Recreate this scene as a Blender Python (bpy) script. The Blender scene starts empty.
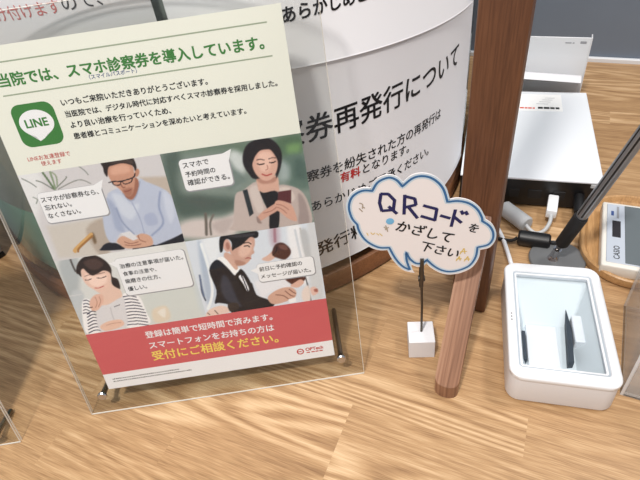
import bpy, bmesh, math, random
import numpy as np
from mathutils import Vector, Matrix

random.seed(7)
S = bpy.context.scene
COL = S.collection
R = math.radians

# ------------------------------------------------------------------ camera
cam_data = bpy.data.cameras.new('camera')
cam = bpy.data.objects.new('camera', cam_data)
COL.objects.link(cam)
cam_data.sensor_width = 36.0
cam_data.lens = 36.0 * 512 / 640
cam_data.clip_start = 0.01
cx = Vector((0.9165, 0.3844, -0.1109))
cy = Vector((0.1818, -0.6472, -0.7403))     # picture down
cz = Vector((-0.3563, 0.6583, -0.6630))     # view direction
cam.matrix_world = Matrix((
    (cx.x, -cy.x, -cz.x, 0.0),
    (cx.y, -cy.y, -cz.y, 0.0),
    (cx.z, -cy.z, -cz.z, 0.4171),
    (0, 0, 0, 1)))
S.camera = cam

# ------------------------------------------------------------------ world, lamps, exposure
w = bpy.data.worlds.new('room_light')
S.world = w
w.use_nodes = True
bg = w.node_tree.nodes['Background']
bg.inputs[0].default_value = (0.93, 0.96, 1.0, 1)
bg.inputs[1].default_value = 0.42


def ceiling_lamp(name, loc, target, size, power, col=(1, 1, 1)):
    ld = bpy.data.lights.new(name, 'AREA')
    ld.shape = 'DISK'
    ld.size = size
    ld.energy = power
    ld.color = col
    o = bpy.data.objects.new(name, ld)
    COL.objects.link(o)
    o.location = loc
    d = Vector(target) - Vector(loc)
    o.rotation_euler = d.to_track_quat('-Z', 'Y').to_euler()
    return o


ceiling_lamp('ceiling_downlight', (-0.16, -0.62, 1.85), (-0.1, 0.35, 0), 0.16, 30, (1.0, 0.95, 0.89))
ceiling_lamp('ceiling_downlight', (0.85, 0.75, 1.95), (0.1, 0.5, 0), 0.30, 15, (1.0, 0.96, 0.92))
ceiling_lamp('ceiling_downlight', (0.10, 0.15, 2.1), (0.0, 0.35, 0), 0.40, 8, (1.0, 0.97, 0.94))
S.view_settings.view_transform = 'Standard'
S.view_settings.look = 'None'
S.view_settings.gamma = 1.0
S.view_settings.use_curve_mapping = False
S.view_settings.exposure = 0.0
S.cycles.transparent_max_bounces = 32
S.cycles.max_bounces = 10


# ------------------------------------------------------------------ helpers
def lin(c):
    r = []
    for v in c[:3]:
        v = v / 255.0
        r.append(v / 12.92 if v <= 0.04045 else ((v + 0.055) / 1.055) ** 2.4)
    return (*r, 1.0)


def mat(name, col, rough=0.5, metal=0.0, spec=0.5, coat=0.0, noise=0.0, nscale=40.0, bump=0.0):
    """procedural principled material, with optional mottling and fine bump"""
    m = bpy.data.materials.new(name)
    m.use_nodes = True
    nt = m.node_tree
    b = nt.nodes['Principled BSDF']
    c = lin(col)
    b.inputs['Base Color'].default_value = c
    b.inputs['Roughness'].default_value = rough
    b.inputs['Metallic'].default_value = metal
    b.inputs['Specular IOR Level'].default_value = spec
    b.inputs['Coat Weight'].default_value = coat
    b.inputs['Coat Roughness'].default_value = 0.08
    if noise or bump:
        tc = nt.nodes.new('ShaderNodeTexCoord')
        n = nt.nodes.new('ShaderNodeTexNoise')
        n.inputs['Scale'].default_value = nscale
        n.inputs['Detail'].default_value = 5
        nt.links.new(tc.outputs['Object'], n.inputs['Vector'])
        if noise:
            mx = nt.nodes.new('ShaderNodeMix')
            mx.data_type = 'RGBA'
            mx.inputs['A'].default_value = tuple(v * (1 - noise) for v in c[:3]) + (1,)
            mx.inputs['B'].default_value = tuple(min(1, v * (1 + noise)) for v in c[:3]) + (1,)
            nt.links.new(n.outputs['Fac'], mx.inputs['Factor'])
            nt.links.new(mx.outputs['Result'], b.inputs['Base Color'])
        if bump:
            bp = nt.nodes.new('ShaderNodeBump')
            bp.inputs['Strength'].default_value = bump
            bp.inputs['Distance'].default_value = 0.001
            nt.links.new(n.outputs['Fac'], bp.inputs['Height'])
            nt.links.new(bp.outputs['Normal'], b.inputs['Normal'])
    return m


def clear_mat(name, tint=(0.95, 0.965, 0.97), haze=0.0, ior=1.46, rough=0.0, haze_col=(200, 205, 210)):
    """clear sheet: see-through with a mirror-like skin, optionally hazed"""
    m = bpy.data.materials.new(name)
    m.use_nodes = True
    nt = m.node_tree
    nt.nodes.remove(nt.nodes['Principled BSDF'])
    out = nt.nodes['Material Output']
    tr = nt.nodes.new('ShaderNodeBsdfTransparent')
    tr.inputs[0].default_value = (*tint, 1)
    gl = nt.nodes.new('ShaderNodeBsdfGlossy')
    gl.inputs['Roughness'].default_value = rough
    fr = nt.nodes.new('ShaderNodeFresnel')
    fr.inputs['IOR'].default_value = ior
    mx = nt.nodes.new('ShaderNodeMixShader')
    ge = nt.nodes.new('ShaderNodeNewGeometry')
    inv = nt.nodes.new('ShaderNodeMath')
    inv.operation = 'SUBTRACT'
    inv.inputs[0].default_value = 1.0
    nt.links.new(ge.outputs['Backfacing'], inv.inputs[1])
    ff = nt.nodes.new('ShaderNodeMath')
    ff.operation = 'MULTIPLY'
    nt.links.new(fr.outputs[0], ff.inputs[0])
    nt.links.new(inv.outputs[0], ff.inputs[1])
    nt.links.new(ff.outputs[0], mx.inputs[0])
    base = tr.outputs[0]
    if haze:
        df = nt.nodes.new('ShaderNodeBsdfDiffuse')
        df.inputs[0].default_value = lin(haze_col)
        hz = nt.nodes.new('ShaderNodeMixShader')
        hz.inputs[0].default_value = haze
        nt.links.new(tr.outputs[0], hz.inputs[1])
        nt.links.new(df.outputs[0], hz.inputs[2])
        base = hz.outputs[0]
    nt.links.new(base, mx.inputs[1])
    nt.links.new(gl.outputs[0], mx.inputs[2])
    nt.links.new(mx.outputs[0], out.inputs[0])
    return m


def grain_wood(name, dark, mid, light, axis='Z', stretch=14.0, scale=60.0, rough=0.45, planks=None, rings=0.10, folds=24.0):
    """wood: streaks along one axis, optional strip planks with finger joints in the X-Y plane"""
    m = bpy.data.materials.new(name)
    m.use_nodes = True
    nt = m.node_tree
    N, L = nt.nodes, nt.links
    b = N['Principled BSDF']
    b.inputs['Roughness'].default_value = rough
    tc = N.new('ShaderNodeTexCoord')
    vec = tc.outputs['Object']
    rnd = None
    if planks:
        width, row, sh = planks
        mp = N.new('ShaderNodeMapping')
        mp.inputs['Location'].default_value = (0.11, sh, 0)
        L.new(vec, mp.inputs['Vector'])
        br = N.new('ShaderNodeTexBrick')
        br.offset = 0.41
        br.offset_frequency = 3
        br.squash = 0.72
        br.squash_frequency = 2
        br.inputs['Color1'].default_value = (0, 0, 0, 1)
        br.inputs['Color2'].default_value = (1, 1, 1, 1)
        br.inputs['Mortar'].default_value = (0.35, 0.35, 0.35, 1)
        br.inputs['Scale'].default_value = 1.0
        br.inputs['Mortar Size'].default_value = 0.0
        br.inputs['Bias'].default_value = 0.0
        br.inputs['Brick Width'].default_value = width
        br.inputs['Row Height'].default_value = row
        L.new(mp.outputs[0], br.inputs['Vector'])
        rnd = br.outputs['Color']
    # stretched coordinates, shifted per plank
    st = N.new('ShaderNodeMapping')
    sc = {'X': (1, stretch, stretch), 'Y': (stretch, 1, stretch), 'Z': (stretch, stretch, 1), 'slope': (stretch, 1, 1)}[axis]
    st.inputs['Scale'].default_value = sc
    L.new(vec, st.inputs['Vector'])
    vv = st.outputs[0]
    if rnd is not None:
        ml = N.new('ShaderNodeVectorMath')
        ml.operation = 'SCALE'
        ml.inputs['Scale'].default_value = 23.0
        L.new(rnd, ml.inputs[0])
        ad = N.new('ShaderNodeVectorMath')
        ad.operation = 'ADD'
        L.new(st.outputs[0], ad.inputs[0])
        L.new(ml.outputs[0], ad.inputs[1])
        vv = ad.outputs[0]
    n1 = N.new('ShaderNodeTexNoise')
    n1.inputs['Scale'].default_value = scale * 0.16
    n1.inputs['Detail'].default_value = 6
    n1.inputs['Roughness'].default_value = 0.62
    L.new(vv, n1.inputs['Vector'])
    # growth rings: a slow field folded into bands
    n2 = N.new('ShaderNodeTexNoise')
    n2.inputs['Scale'].default_value = scale * 0.028
    n2.inputs['Detail'].default_value = 0.6
    if rnd is not None:                     # slower, more curved figure on the planks
        st2 = N.new('ShaderNodeMapping')
        st2.inputs['Scale'].default_value = tuple(1.0 if q == 1 else stretch * 0.42 for q in sc)
        L.new(vec, st2.inputs['Vector'])
        ad2 = N.new('ShaderNodeVectorMath')
        ad2.operation = 'ADD'
        L.new(st2.outputs[0], ad2.inputs[0])
        L.new(ml.outputs[0], ad2.inputs[1])
        n2.inputs['Scale'].default_value = 2.0
        L.new(ad2.outputs[0], n2.inputs['Vector'])
    else:
        L.new(vv, n2.inputs['Vector'])
    mu = N.new('ShaderNodeMath')
    mu.operation = 'MULTIPLY'
    mu.inputs[1].default_value = folds
    L.new(n2.outputs['Fac'], mu.inputs[0])
    sn = N.new('ShaderNodeMath')
    sn.operation = 'SINE'
    L.new(mu.outputs[0], sn.inputs[0])
    mr = N.new('ShaderNodeMapRange')
    mr.inputs['From Min'].default_value = -1
    mr.inputs['From Max'].default_value = 1
    mr.inputs['To Min'].default_value = -rings * 0.6
    mr.inputs['To Max'].default_value = rings * 0.4
    L.new(sn.outputs[0], mr.inputs['Value'])
    ring_out = mr.outputs[0]
    if rnd is not None:
        pw = N.new('ShaderNodeMath')
        pw.operation = 'POWER'
        pw.inputs[1].default_value = 1.6
        L.new(rnd, pw.inputs[0])
        rm = N.new('ShaderNodeMath')
        rm.operation = 'MULTIPLY'
        L.new(pw.outputs[0], rm.inputs[0])
        L.new(mr.outputs[0], rm.inputs[1])
        ring_out = rm.outputs[0]
    n3 = N.new('ShaderNodeTexNoise')        # pores
    n3.inputs['Scale'].default_value = scale * 1.1
    n3.inputs['Detail'].default_value = 3
    L.new(vv, n3.inputs['Vector'])
    a1 = N.new('ShaderNodeMath')
    a1.operation = 'MULTIPLY_ADD'
    a1.inputs[1].default_value = 0.40
    L.new(n1.outputs['Fac'], a1.inputs[0])
    L.new(ring_out, a1.inputs[2])
    a2 = N.new('ShaderNodeMath')
    a2.operation = 'MULTIPLY_ADD'
    a2.inputs[1].default_value = 0.52
    L.new(n3.outputs['Fac'], a2.inputs[0])
    L.new(a1.outputs[0], a2.inputs[2])
    fac = a2.outputs[0]
    if rnd is not None:
        a3 = N.new('ShaderNodeMath')
        a3.operation = 'MULTIPLY_ADD'
        a3.inputs[1].default_value = 0.15
        L.new(rnd, a3.inputs[0])
        L.new(fac, a3.inputs[2])
        a4 = N.new('ShaderNodeMath')
        a4.operation = 'SUBTRACT'
        a4.inputs[1].default_value = 0.03
        L.new(a3.outputs[0], a4.inputs[0])
        fac = a4.outputs[0]
    cr = N.new('ShaderNodeValToRGB')
    e = cr.color_ramp.elements
    e[0].position, e[0].color = 0.24, lin(dark)
    e[1].position, e[1].color = 0.76, lin(light)
    k = e.new(0.50)
    k.color = lin(mid)
    L.new(fac, cr.inputs[0])
    L.new(cr.outputs[0], b.inputs['Base Color'])
    bp = N.new('ShaderNodeBump')
    bp.inputs['Strength'].default_value = 0.15
    bp.inputs['Distance'].default_value = 0.0006
    L.new(fac, bp.inputs['Height'])
    L.new(bp.outputs['Normal'], b.inputs['Normal'])
    return m


def obj(name, me, m=None, parent=None, smooth=False):
    if isinstance(me, bmesh.types.BMesh):
        bm = me
        me = bpy.data.meshes.new(name)
        bmesh.ops.recalc_face_normals(bm, faces=bm.faces)
        bm.to_mesh(me)
        bm.free()
    if m is not None and not me.materials:
        for q in (m if isinstance(m, (list, tuple)) else [m]):
            me.materials.append(q)
    if smooth:
        for f in me.polygons:
            f.use_smooth = True
        try:
            me.set_sharp_from_angle(angle=R(35))
        except Exception:
            pass
    o = bpy.data.objects.new(name, me)
    COL.objects.link(o)
    if parent:
        o.parent = parent
    return o


def empty(name, loc=(0, 0, 0), rz=0.0, matrix=None):
    o = bpy.data.objects.new(name, None)
    o.empty_display_size = 0.02
    COL.objects.link(o)
    if matrix is not None:
        o.matrix_world = matrix
    else:
        o.location = loc
        o.rotation_euler = (0, 0, rz)
    return o


def tag(o, label, cat, group=None):
    o['label'] = label
    o['category'] = cat
    if group:
        o['group'] = group
    return o


def structure(o):
    o['kind'] = 'structure'
    return o


def add_box(bm, x0, x1, y0, y1, z0, z1, bevel=0.0, seg=2, mi=0, M=None):
    t = bmesh.new()
    vs = [t.verts.new((x, y, z)) for x in (x0, x1) for y in (y0, y1) for z in (z0, z1)]
    for f in ((0, 1, 3, 2), (4, 6, 7, 5), (0, 4, 5, 1), (2, 3, 7, 6), (0, 2, 6, 4), (1, 5, 7, 3)):
        t.faces.new([vs[i] for i in f])
    if bevel:
        bmesh.ops.bevel(t, geom=t.edges[:], offset=bevel, segments=seg, affect='EDGES', profile=0.5)
    bmesh.ops.recalc_face_normals(t, faces=t.faces)
    join(bm, t, M, mi)


def join(bm, t, M=None, mi=0):
    mp = {}
    for v in t.verts:
        mp[v] = bm.verts.new(M @ v.co if M is not None else v.co)
    for f in t.faces:
        try:
            nf = bm.faces.new([mp[v] for v in f.verts])
            nf.material_index = mi
        except ValueError:
            pass
    t.free()


def box(x0, x1, y0, y1, z0, z1, bevel=0.0, seg=2):
    bm = bmesh.new()
    add_box(bm, x0, x1, y0, y1, z0, z1, bevel, seg)
    return bm


def add_tube(bm, pts, r, seg=12, caps=True):
    """sweep a circle along pts; r a number or one per point"""
    pts = [Vector(p) for p in pts]
    n = len(pts)
    rr = r if isinstance(r, (list, tuple)) else [r] * n
    up = None
    rings = []
    for i, p in enumerate(pts):
        d = (pts[min(i + 1, n - 1)] - pts[max(i - 1, 0)]).normalized()
        if up is None:
            up = d.orthogonal().normalized()
        up = (up - d * up.dot(d)).normalized()
        sd = d.cross(up)
        rings.append([bm.verts.new(p + (up * math.cos(2 * math.pi * k / seg) + sd * math.sin(2 * math.pi * k / seg)) * rr[i]) for k in range(seg)])
    for a, b in zip(rings, rings[1:]):
        for k in range(seg):
            bm.faces.new((a[k], a[(k + 1) % seg], b[(k + 1) % seg], b[k]))
    if caps:
        bm.faces.new(rings[0])
        bm.faces.new(rings[-1])
    return bm


def tube(pts, r, seg=12):
    return add_tube(bmesh.new(), pts, r, seg)


def smooth_path(pts, n=8, closed=False):
    pts = [Vector(p) for p in pts]
    N_ = len(pts)
    out = []
    last = N_ if closed else N_ - 1
    for i in range(last):
        g = (lambda k: pts[k % N_]) if closed else (lambda k: pts[max(0, min(N_ - 1, k))])
        p0, p1, p2, p3 = g(i - 1), g(i), g(i + 1), g(i + 2)
        for k in range(n):
            t = k / n
            out.append(0.5 * ((2 * p1) + (p2 - p0) * t + (2 * p0 - 5 * p1 + 4 * p2 - p3) * t * t + (3 * p1 - p0 - 3 * p2 + p3) * t ** 3))
    if not closed:
        out.append(pts[-1])
    return out


def rrect(x0, x1, y0, y1, r, n=6):
    p = []
    for (cx_, cy_, a0) in ((x1 - r, y1 - r, 0), (x0 + r, y1 - r, 90), (x0 + r, y0 + r, 180), (x1 - r, y0 + r, 270)):
        for k in range(n + 1):
            a = R(a0 + 90 * k / n)
            p.append((cx_ + r * math.cos(a), cy_ + r * math.sin(a)))
    return p


def loft(rings, cap0=True, cap1=True):
    """rings: lists of (x,y,z), the same count each"""
    bm = bmesh.new()
    rv = [[bm.verts.new(p) for p in ring] for ring in rings]
    n = len(rv[0])
    for a, b in zip(rv, rv[1:]):
        for k in range(n):
            bm.faces.new((a[k], a[(k + 1) % n], b[(k + 1) % n], b[k]))
    if cap0:
        bm.faces.new(rv[0])
    if cap1:
        bm.faces.new(rv[-1])
    return bm


def prism(poly, z0, z1, bevel=0.0):
    rings = [[(x, y, z0) for x, y in poly], [(x, y, z1) for x, y in poly]]
    return loft(rings)


def lathe(profile, seg=64, closed=False):
    """profile (r,z) turned about Z"""
    bm = bmesh.new()
    rings = []
    for r_, z_ in profile:
        if r_ < 1e-6:
            rings.append([bm.verts.new((0, 0, z_))])
        else:
            rings.append([bm.verts.new((r_ * math.cos(2 * math.pi * k / seg), r_ * math.sin(2 * math.pi * k / seg), z_)) for k in range(seg)])
    pairs = list(zip(rings, rings[1:]))
    if closed:
        pairs.append((rings[-1], rings[0]))
    for a, b in pairs:
        for k in range(seg):
            q = [a[k % len(a)], a[(k + 1) % len(a)], b[(k + 1) % len(b)], b[k % len(b)]]
            u = []
            for v in q:
                if v not in u:
                    u.append(v)
            if len(u) > 2:
                bm.faces.new(u)
    return bm


def flat_poly(pts, z=0.0):
    bm = bmesh.new()
    f = bm.faces.new([bm.verts.new((x, y, z)) for x, y in pts])
    bmesh.ops.triangulate(bm, faces=[f], ngon_method='EAR_CLIP')
    return bm


def strip(pts, width, z=0.0, closed=False):
    """flat ribbon of a given width along 2-D points"""
    P_ = [Vector((p[0], p[1])) for p in pts]
    n = len(P_)
    bm = bmesh.new()
    L_, R_ = [], []
    for i, p in enumerate(P_):
        a = P_[(i - 1) % n] if (closed or i > 0) else p
        b = P_[(i + 1) % n] if (closed or i < n - 1) else p
        d = b - a
        if d.length < 1e-9:
            d = Vector((1, 0))
        d.normalize()
        nrm = Vector((-d.y, d.x)) * width * 0.5
        L_.append(bm.verts.new((p.x + nrm.x, p.y + nrm.y, z)))
        R_.append(bm.verts.new((p.x - nrm.x, p.y - nrm.y, z)))
    for i in range(n if closed else n - 1):
        j = (i + 1) % n
        try:
            bm.faces.new((L_[i], L_[j], R_[j], R_[i]))
        except ValueError:
            pass
    return bm


def glyphs(body, weight=0.0, res=4):
    cu = bpy.data.curves.new('lettering', 'FONT')
    cu.body = body
    cu.size = 1.0
    cu.resolution_u = res
    t = bpy.data.objects.new('lettering', cu)
    me = bpy.data.meshes.new_from_object(t)
    bpy.data.objects.remove(t)
    bpy.data.curves.remove(cu)
    co = np.empty(len(me.vertices) * 3)
    me.vertices.foreach_get('co', co)
    co = co.reshape(-1, 3)
    if weight > 0:
        # heavier type: the same glyphs overprinted with small shifts
        fs = [tuple(p.vertices) for p in me.polygons]
        n = len(co)
        al, fa = [], []
        for k, (dx, dy) in enumerate(((-1, -1), (1, -1), (1, 1), (-1, 1))):
            al.append(co + np.array([dx * weight, dy * weight * 0.8, 0]))
            fa += [tuple(i + k * n for i in f) for f in fs]
        co = np.concatenate(al)
        bpy.data.meshes.remove(me)
        me = bpy.data.meshes.new('lettering')
        me.from_pydata([tuple(v) for v in co], [], fa)
        co = co.copy()
        co[:, 2] = np.repeat(np.arange(4) * 0.000003, n)
    else:
        co[:, 2] = 0
    return me, co


def write(name, body, p0, p1, m, parent, z=0.0002, weight=0.0, unit=0.001, bend=None, hscale=1.0, slant=0.0):
    """print a line whose ink runs from p0 to p1 (left and right end of the baseline)"""
    me, co = glyphs(body, weight)
    x0, x1 = co[:, 0].min(), co[:, 0].max()
    v = Vector((p1[0] - p0[0], p1[1] - p0[1]))
    s = v.length / (x1 - x0)
    d = v.normalized()
    a = (co[:, 0] - x0) * s
    b = co[:, 1] * s * hscale
    a = a + b * slant
    X_ = (p0[0] + a * d.x - b * d.y) * unit
    Y_ = (p0[1] + a * d.y + b * d.x) * unit
    out = np.stack([X_, Y_, z + co[:, 2]], 1)
    if bend is not None:
        out = bend(out)
    me.vertices.foreach_set('co', out.reshape(-1))
    me.update()
    return obj(name, me, m, parent)


# ------------------------------------------------------------------ materials
M_desk = grain_wood('oak_strip_worktop', (128, 93, 60), (182, 145, 104), (220, 187, 147), 'X', 24.0, 42.0, 0.40, planks=(0.34, 0.0365, 0.0010), rings=0.34, folds=95.0)
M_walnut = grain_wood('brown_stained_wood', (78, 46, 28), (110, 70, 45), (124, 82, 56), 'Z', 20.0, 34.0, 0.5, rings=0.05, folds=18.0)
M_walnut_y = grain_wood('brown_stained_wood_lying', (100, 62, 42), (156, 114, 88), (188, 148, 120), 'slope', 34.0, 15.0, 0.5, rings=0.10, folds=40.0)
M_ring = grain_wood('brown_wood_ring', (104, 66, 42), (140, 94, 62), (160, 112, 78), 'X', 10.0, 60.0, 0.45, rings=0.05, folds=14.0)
M_tray = grain_wood('tan_tray_wood', (150, 110, 68), (190, 148, 100), (210, 172, 126), 'Y', 10.0, 60.0, 0.4, rings=0.05)
M_wall = mat('blue_grey_wall_paint', (112, 122, 136), 0.85, noise=0.04, nscale=18)
M_strip = mat('white_edge_strip', (226, 228, 232), 0.5)
M_paper = mat('white_paper', (232, 232, 236), 0.75, spec=0.25, noise=0.015, nscale=12)
M_cream = mat('cream_printed_paper', (240, 241, 231), 0.55, spec=0.4)
M_ink = mat('black_ink', (26, 26, 30), 0.6, spec=0.3)
M_inkred = mat('red_ink', (198, 58, 58), 0.6, spec=0.3)
M_green = mat('green_ink', (62, 128, 60), 0.55, spec=0.4)
M_rule = mat('grey_green_ink', (160, 172, 150), 0.55, spec=0.4)
M_bluink = mat('blue_ink', (60, 84, 140), 0.55, spec=0.4)
M_navy = mat('navy_ink', (30, 34, 92), 0.55, spec=0.4)
M_band = mat('rose_red_ink', (212, 98, 104), 0.55, spec=0.4)
M_yellow = mat('yellow_ink', (250, 226, 110), 0.55, spec=0.4)
M_white = mat('white_ink', (246, 246, 250), 0.55, spec=0.4)
M_grey_ink = mat('grey_ink', (150, 152, 158), 0.55, spec=0.4)
M_chrome = mat('polished_steel', (200, 200, 204), 0.18, metal=1.0)
M_steel = mat('dull_steel', (128, 122, 116), 0.32, metal=1.0)
M_darksteel = mat('dark_steel', (84, 78, 72), 0.4, metal=0.8)
M_wplastic = mat('white_plastic', (238, 240, 244), 0.38, spec=0.5)
M_wmatte = mat('matte_white_plastic', (236, 236, 240), 0.6, spec=0.3)
M_gplastic = mat('light_grey_plastic', (186, 188, 190), 0.45)
M_black = mat('black_plastic', (18, 18, 20), 0.4)
M_blackr = mat('black_rubber', (26, 26, 28), 0.65)
M_dgrey = mat('dark_grey_plastic', (104, 106, 108), 0.5)
M_slot = mat('dark_slot', (54, 62, 72), 0.6)
M_acr = clear_mat('clear_acrylic', (0.965, 0.968, 0.962))
M_acr_edge = clear_mat('polished_acrylic_edge', (0.95, 0.94, 0.92), haze=0.72, haze_col=(236, 232, 224), rough=0.1)
M_glass = clear_mat('tank_glass', (0.95, 0.965, 0.96), ior=1.22)
M_window = clear_mat('scanner_window', (0.96, 0.975, 0.985), ior=1.4)
M_holder = clear_mat('frosted_sheet', (0.9, 0.92, 0.94), haze=0.75, haze_col=(240, 242, 246), rough=0.2)
M_smoke = clear_mat('smoky_acrylic', (0.95, 0.945, 0.94), haze=0.24, haze_col=(224, 220, 216), rough=0.05)

# ------------------------------------------------------------------ room: counter, wall
top = obj('counter_top', box(-1.7, 1.4, -0.28, 0.978, -0.04, 0.0, 0.002, 2), M_desk)
tag(top, 'oak strip wood counter top carrying everything in view', 'counter')
structure(obj('wall_back', box(-1.9, 1.6, 0.986, 1.06, -0.9, 1.5), M_wall))
structure(obj('trim_1', box(-1.9, 1.6, 0.978, 0.9855, -0.045, 0.0065, 0.001, 1), M_strip))
structure(obj('floor', box(-1.9, 1.6, -1.4, 1.06, -0.95, -0.9), mat('grey_floor', (120, 116, 110), 0.7, noise=0.05)))

# ------------------------------------------------------------------ round tank on its wooden stand
TC = Vector((-0.4236, 0.5672))
TR = 0.334
tank = empty('glass_tank', (TC.x, TC.y, 0.028))
tag(tank, 'large round glass tank with notices taped around it, standing on the round wooden base', 'tank')
prof = [(0.0, 0.0), (0.309, 0.0), (0.323, 0.002), (0.330, 0.006), (TR, 0.012), (TR, 0.470), (0.330, 0.470), (0.3295, 0.018), (0.321, 0.008), (0.0, 0.006)]
obj('shell', lathe(prof, 256), M_glass, tank, True)
M_water = mat('murky_grey_water', (142, 148, 144), 0.5, noise=0.18, nscale=9)
obj('contents', lathe([(0.0, 0.105), (0.327, 0.105), (0.327, 0.425), (0.0, 0.425)], 128), M_water, tank, True)
M_gravel = mat('teal_gravel', (138, 178, 166), 0.6, noise=0.22, nscale=26, bump=0.2)
obj('gravel', lathe([(0.0, 0.0150), (0.3265, 0.0150), (0.327, 0.0160), (0.327, 0.1045), (0.0, 0.1045)], 256), M_gravel, tank)

stand = empty('wooden_stand', (TC.x, TC.y, 0))
tag(stand, 'brown wooden stand with round base, tall square post and slanting rounded foot', 'stand')
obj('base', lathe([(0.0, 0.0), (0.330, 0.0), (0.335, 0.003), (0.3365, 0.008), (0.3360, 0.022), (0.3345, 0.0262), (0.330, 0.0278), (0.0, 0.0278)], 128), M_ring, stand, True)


def local(o, bm):
    for v in bm.verts:
        v.co -= o.location
    return bm


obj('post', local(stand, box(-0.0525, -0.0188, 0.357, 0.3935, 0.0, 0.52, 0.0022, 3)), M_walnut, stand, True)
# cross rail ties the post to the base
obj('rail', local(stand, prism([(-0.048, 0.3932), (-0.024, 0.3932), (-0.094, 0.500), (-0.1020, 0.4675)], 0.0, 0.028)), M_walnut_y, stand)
# slanting foot: thin board with a round nose, its lower face resting on the counter at the nose
foot = bmesh.new()
pts = rrect(-0.0102, 0.0102, 0.0, 0.150, 0.0095, 8)
ang = R(38)
T_top, T_bot = [], []
for x, y in pts:
    yy = y
    # top surface rises from the nose to the post; bottom follows it
    zt = 0.0165 + 0.78 * max(0.0, yy - 0.004)
    zb = max(0.0, 0.78 * max(0.0, yy - 0.020))
    xx = x + 0.004 * yy
    yw = 0.2512 + yy * 0.735
    T_top.append((xx - 0.0355, yw, zt))
    T_bot.append((xx - 0.0355, yw, zb))
fb = loft([T_bot, T_top])
bmesh.ops.bevel(fb, geom=[e for e in fb.edges if e.is_manifold and e.calc_face_angle(0) > 0.6], offset=0.0010, segments=2, affect='EDGES')
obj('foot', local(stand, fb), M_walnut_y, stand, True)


def bend(radius, zref=0.0):
    """(arc length in m along the front, height) -> round the tank, local to the notice"""
    def f(a):
        th = a[:, 0] / TR
        r_ = radius + a[:, 2]
        return np.stack([r_ * np.sin(th), -r_ * np.cos(th), a[:, 1] - zref], 1)
    return f


def wrap(t0, t1, za, zb, radius, thick=0.0003, n=48, tilt=0.0, flare=0.0):
    bm = bmesh.new()
    cols = []
    for i in range(n + 1):
        t = R(t0 + (t1 - t0) * i / n)
        dz = tilt * (i / n)
        c = []
        for (r_, z0_) in [(radius + flare, za), (radius, za + 0.0012), (radius, zb), (radius + thick, zb), (radius + thick, za + 0.0012), (radius + thick + flare, za)]:
            z_ = z0_ + dz
            c.append(bm.verts.new((r_ * math.sin(t), -r_ * math.cos(t), z_)))
        cols.append(c)
    for a, b in zip(cols, cols[1:]):
        for j in range(6):
            bm.faces.new((a[j], a[(j + 1) % 6], b[(j + 1) % 6], b[j]))
    bm.faces.new(cols[0])
    bm.faces.new(cols[-1])
    return bm


def deg(t, z):
    return (R(t) * TR * 1000, z)


r_low, r_up = TR + 0.0004, TR + 0.0010
nt_ = empty('paper_notice', (TC.x, TC.y, 0.041))
tag(nt_, 'white notice with the big black heading wrapped round the lower right of the tank', 'notice', 'notices taped round the tank')
s_ = obj('sheet', wrap(33, 91.5, 0.0, 0.228, r_low, flare=0.0006), M_paper, nt_, True)
bl = bend(r_low + 0.0003, 0.041)
write('heading', '診察券再発行について', deg(37.4, 193.3), deg(82.4, 186.0), M_ink, nt_, weight=0.014, bend=bl)
write('lettering', '診察券を紛失された方の再発行は', deg(43.5, 152.3), deg(75.8, 143.4), M_ink, nt_, weight=0.012, bend=bl)
write('lettering', '有料', deg(51.1, 137.8), deg(55.0, 136.6), M_inkred, nt_, weight=0.026, bend=bl)
write('lettering', 'となります。', deg(55.5, 136.6), deg(66.0, 132.0), M_ink, nt_, weight=0.012, bend=bl)
write('lettering', 'あらかじめご了承ください。', deg(45.6, 117.7), deg(71.9, 111.0), M_ink, nt_, weight=0.012, bend=bl)
write('lettering', '再発行料', deg(42.0, 58.8), deg(55.5, 63.0), M_ink, nt_, weight=0.014, bend=bl)

nt_ = empty('paper_notice', (TC.x, TC.y, 0.256))
tag(nt_, 'upper white notice on the tank overlapping the notice with the big heading', 'notice', 'notices taped round the tank')
obj('sheet', wrap(32.4, 89.0, 0.0085, 0.200, r_up, tilt=-0.031, flare=0.0007), M_paper, nt_, True)
bu = bend(r_up + 0.0003, 0.256)
write('lettering', 'あらかじめご了承ください。', deg(45.6, 292.0), deg(72.0, 289.0), M_ink, nt_, weight=0.024, bend=bu)

nt_ = empty('paper_notice', (TC.x, TC.y, 0.262))
tag(nt_, 'white notice on the tank with red writing, above the left of the poster', 'notice', 'notices taped round the tank')
obj('sheet', wrap(-22, 31.1, 0.0, 0.180, r_low), M_paper, nt_, True)
bn = bend(r_low + 0.0003, 0.262)
write('lettering', '受け付けます', deg(11.0, 320.5), deg(21.0, 323.8), mat('hazed_red_ink', (206, 122, 120), 0.6), nt_, weight=0.004, bend=bn)  # both inks here paled in colour to imitate haze of the acrylic in front
write('lettering', 'ので、', deg(21.3, 324.0), deg(25.9, 325.2), mat('hazed_black_ink', (70, 70, 74), 0.6), nt_, weight=0.004, bend=bn)

# ------------------------------------------------------------------ acrylic poster stands and the poster
PM = Matrix(((0.8782, -0.1232, 0.4621, -0.3207), (0.4782, 0.2154, -0.8514, 0.1466), (0.0053, 0.9687, 0.2481, 0.0248), (0, 0, 0, 1)))
# re-orthogonalise
ex = Vector((0.87822, 0.47820, 0.0)).normalized()
ey = Vector((PM[0][1], PM[1][1], PM[2][1]))
ey = (ey - ex * ey.dot(ex)).normalized()
ez = ex.cross(ey)
og = Vector((-0.3207, 0.1466, 0.0248))


def frame_matrix(ex, ey, ez, og):
    return Matrix(((ex.x, ey.x, ez.x, og.x), (ex.y, ey.y, ez.y, og.y), (ex.z, ey.z, ez.z, og.z), (0, 0, 0, 1)))


PM = frame_matrix(ex, ey, ez, og)
X0, X1, Y0, Y1 = -0.0242, 0.2350, -0.0256, 0.3170


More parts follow.
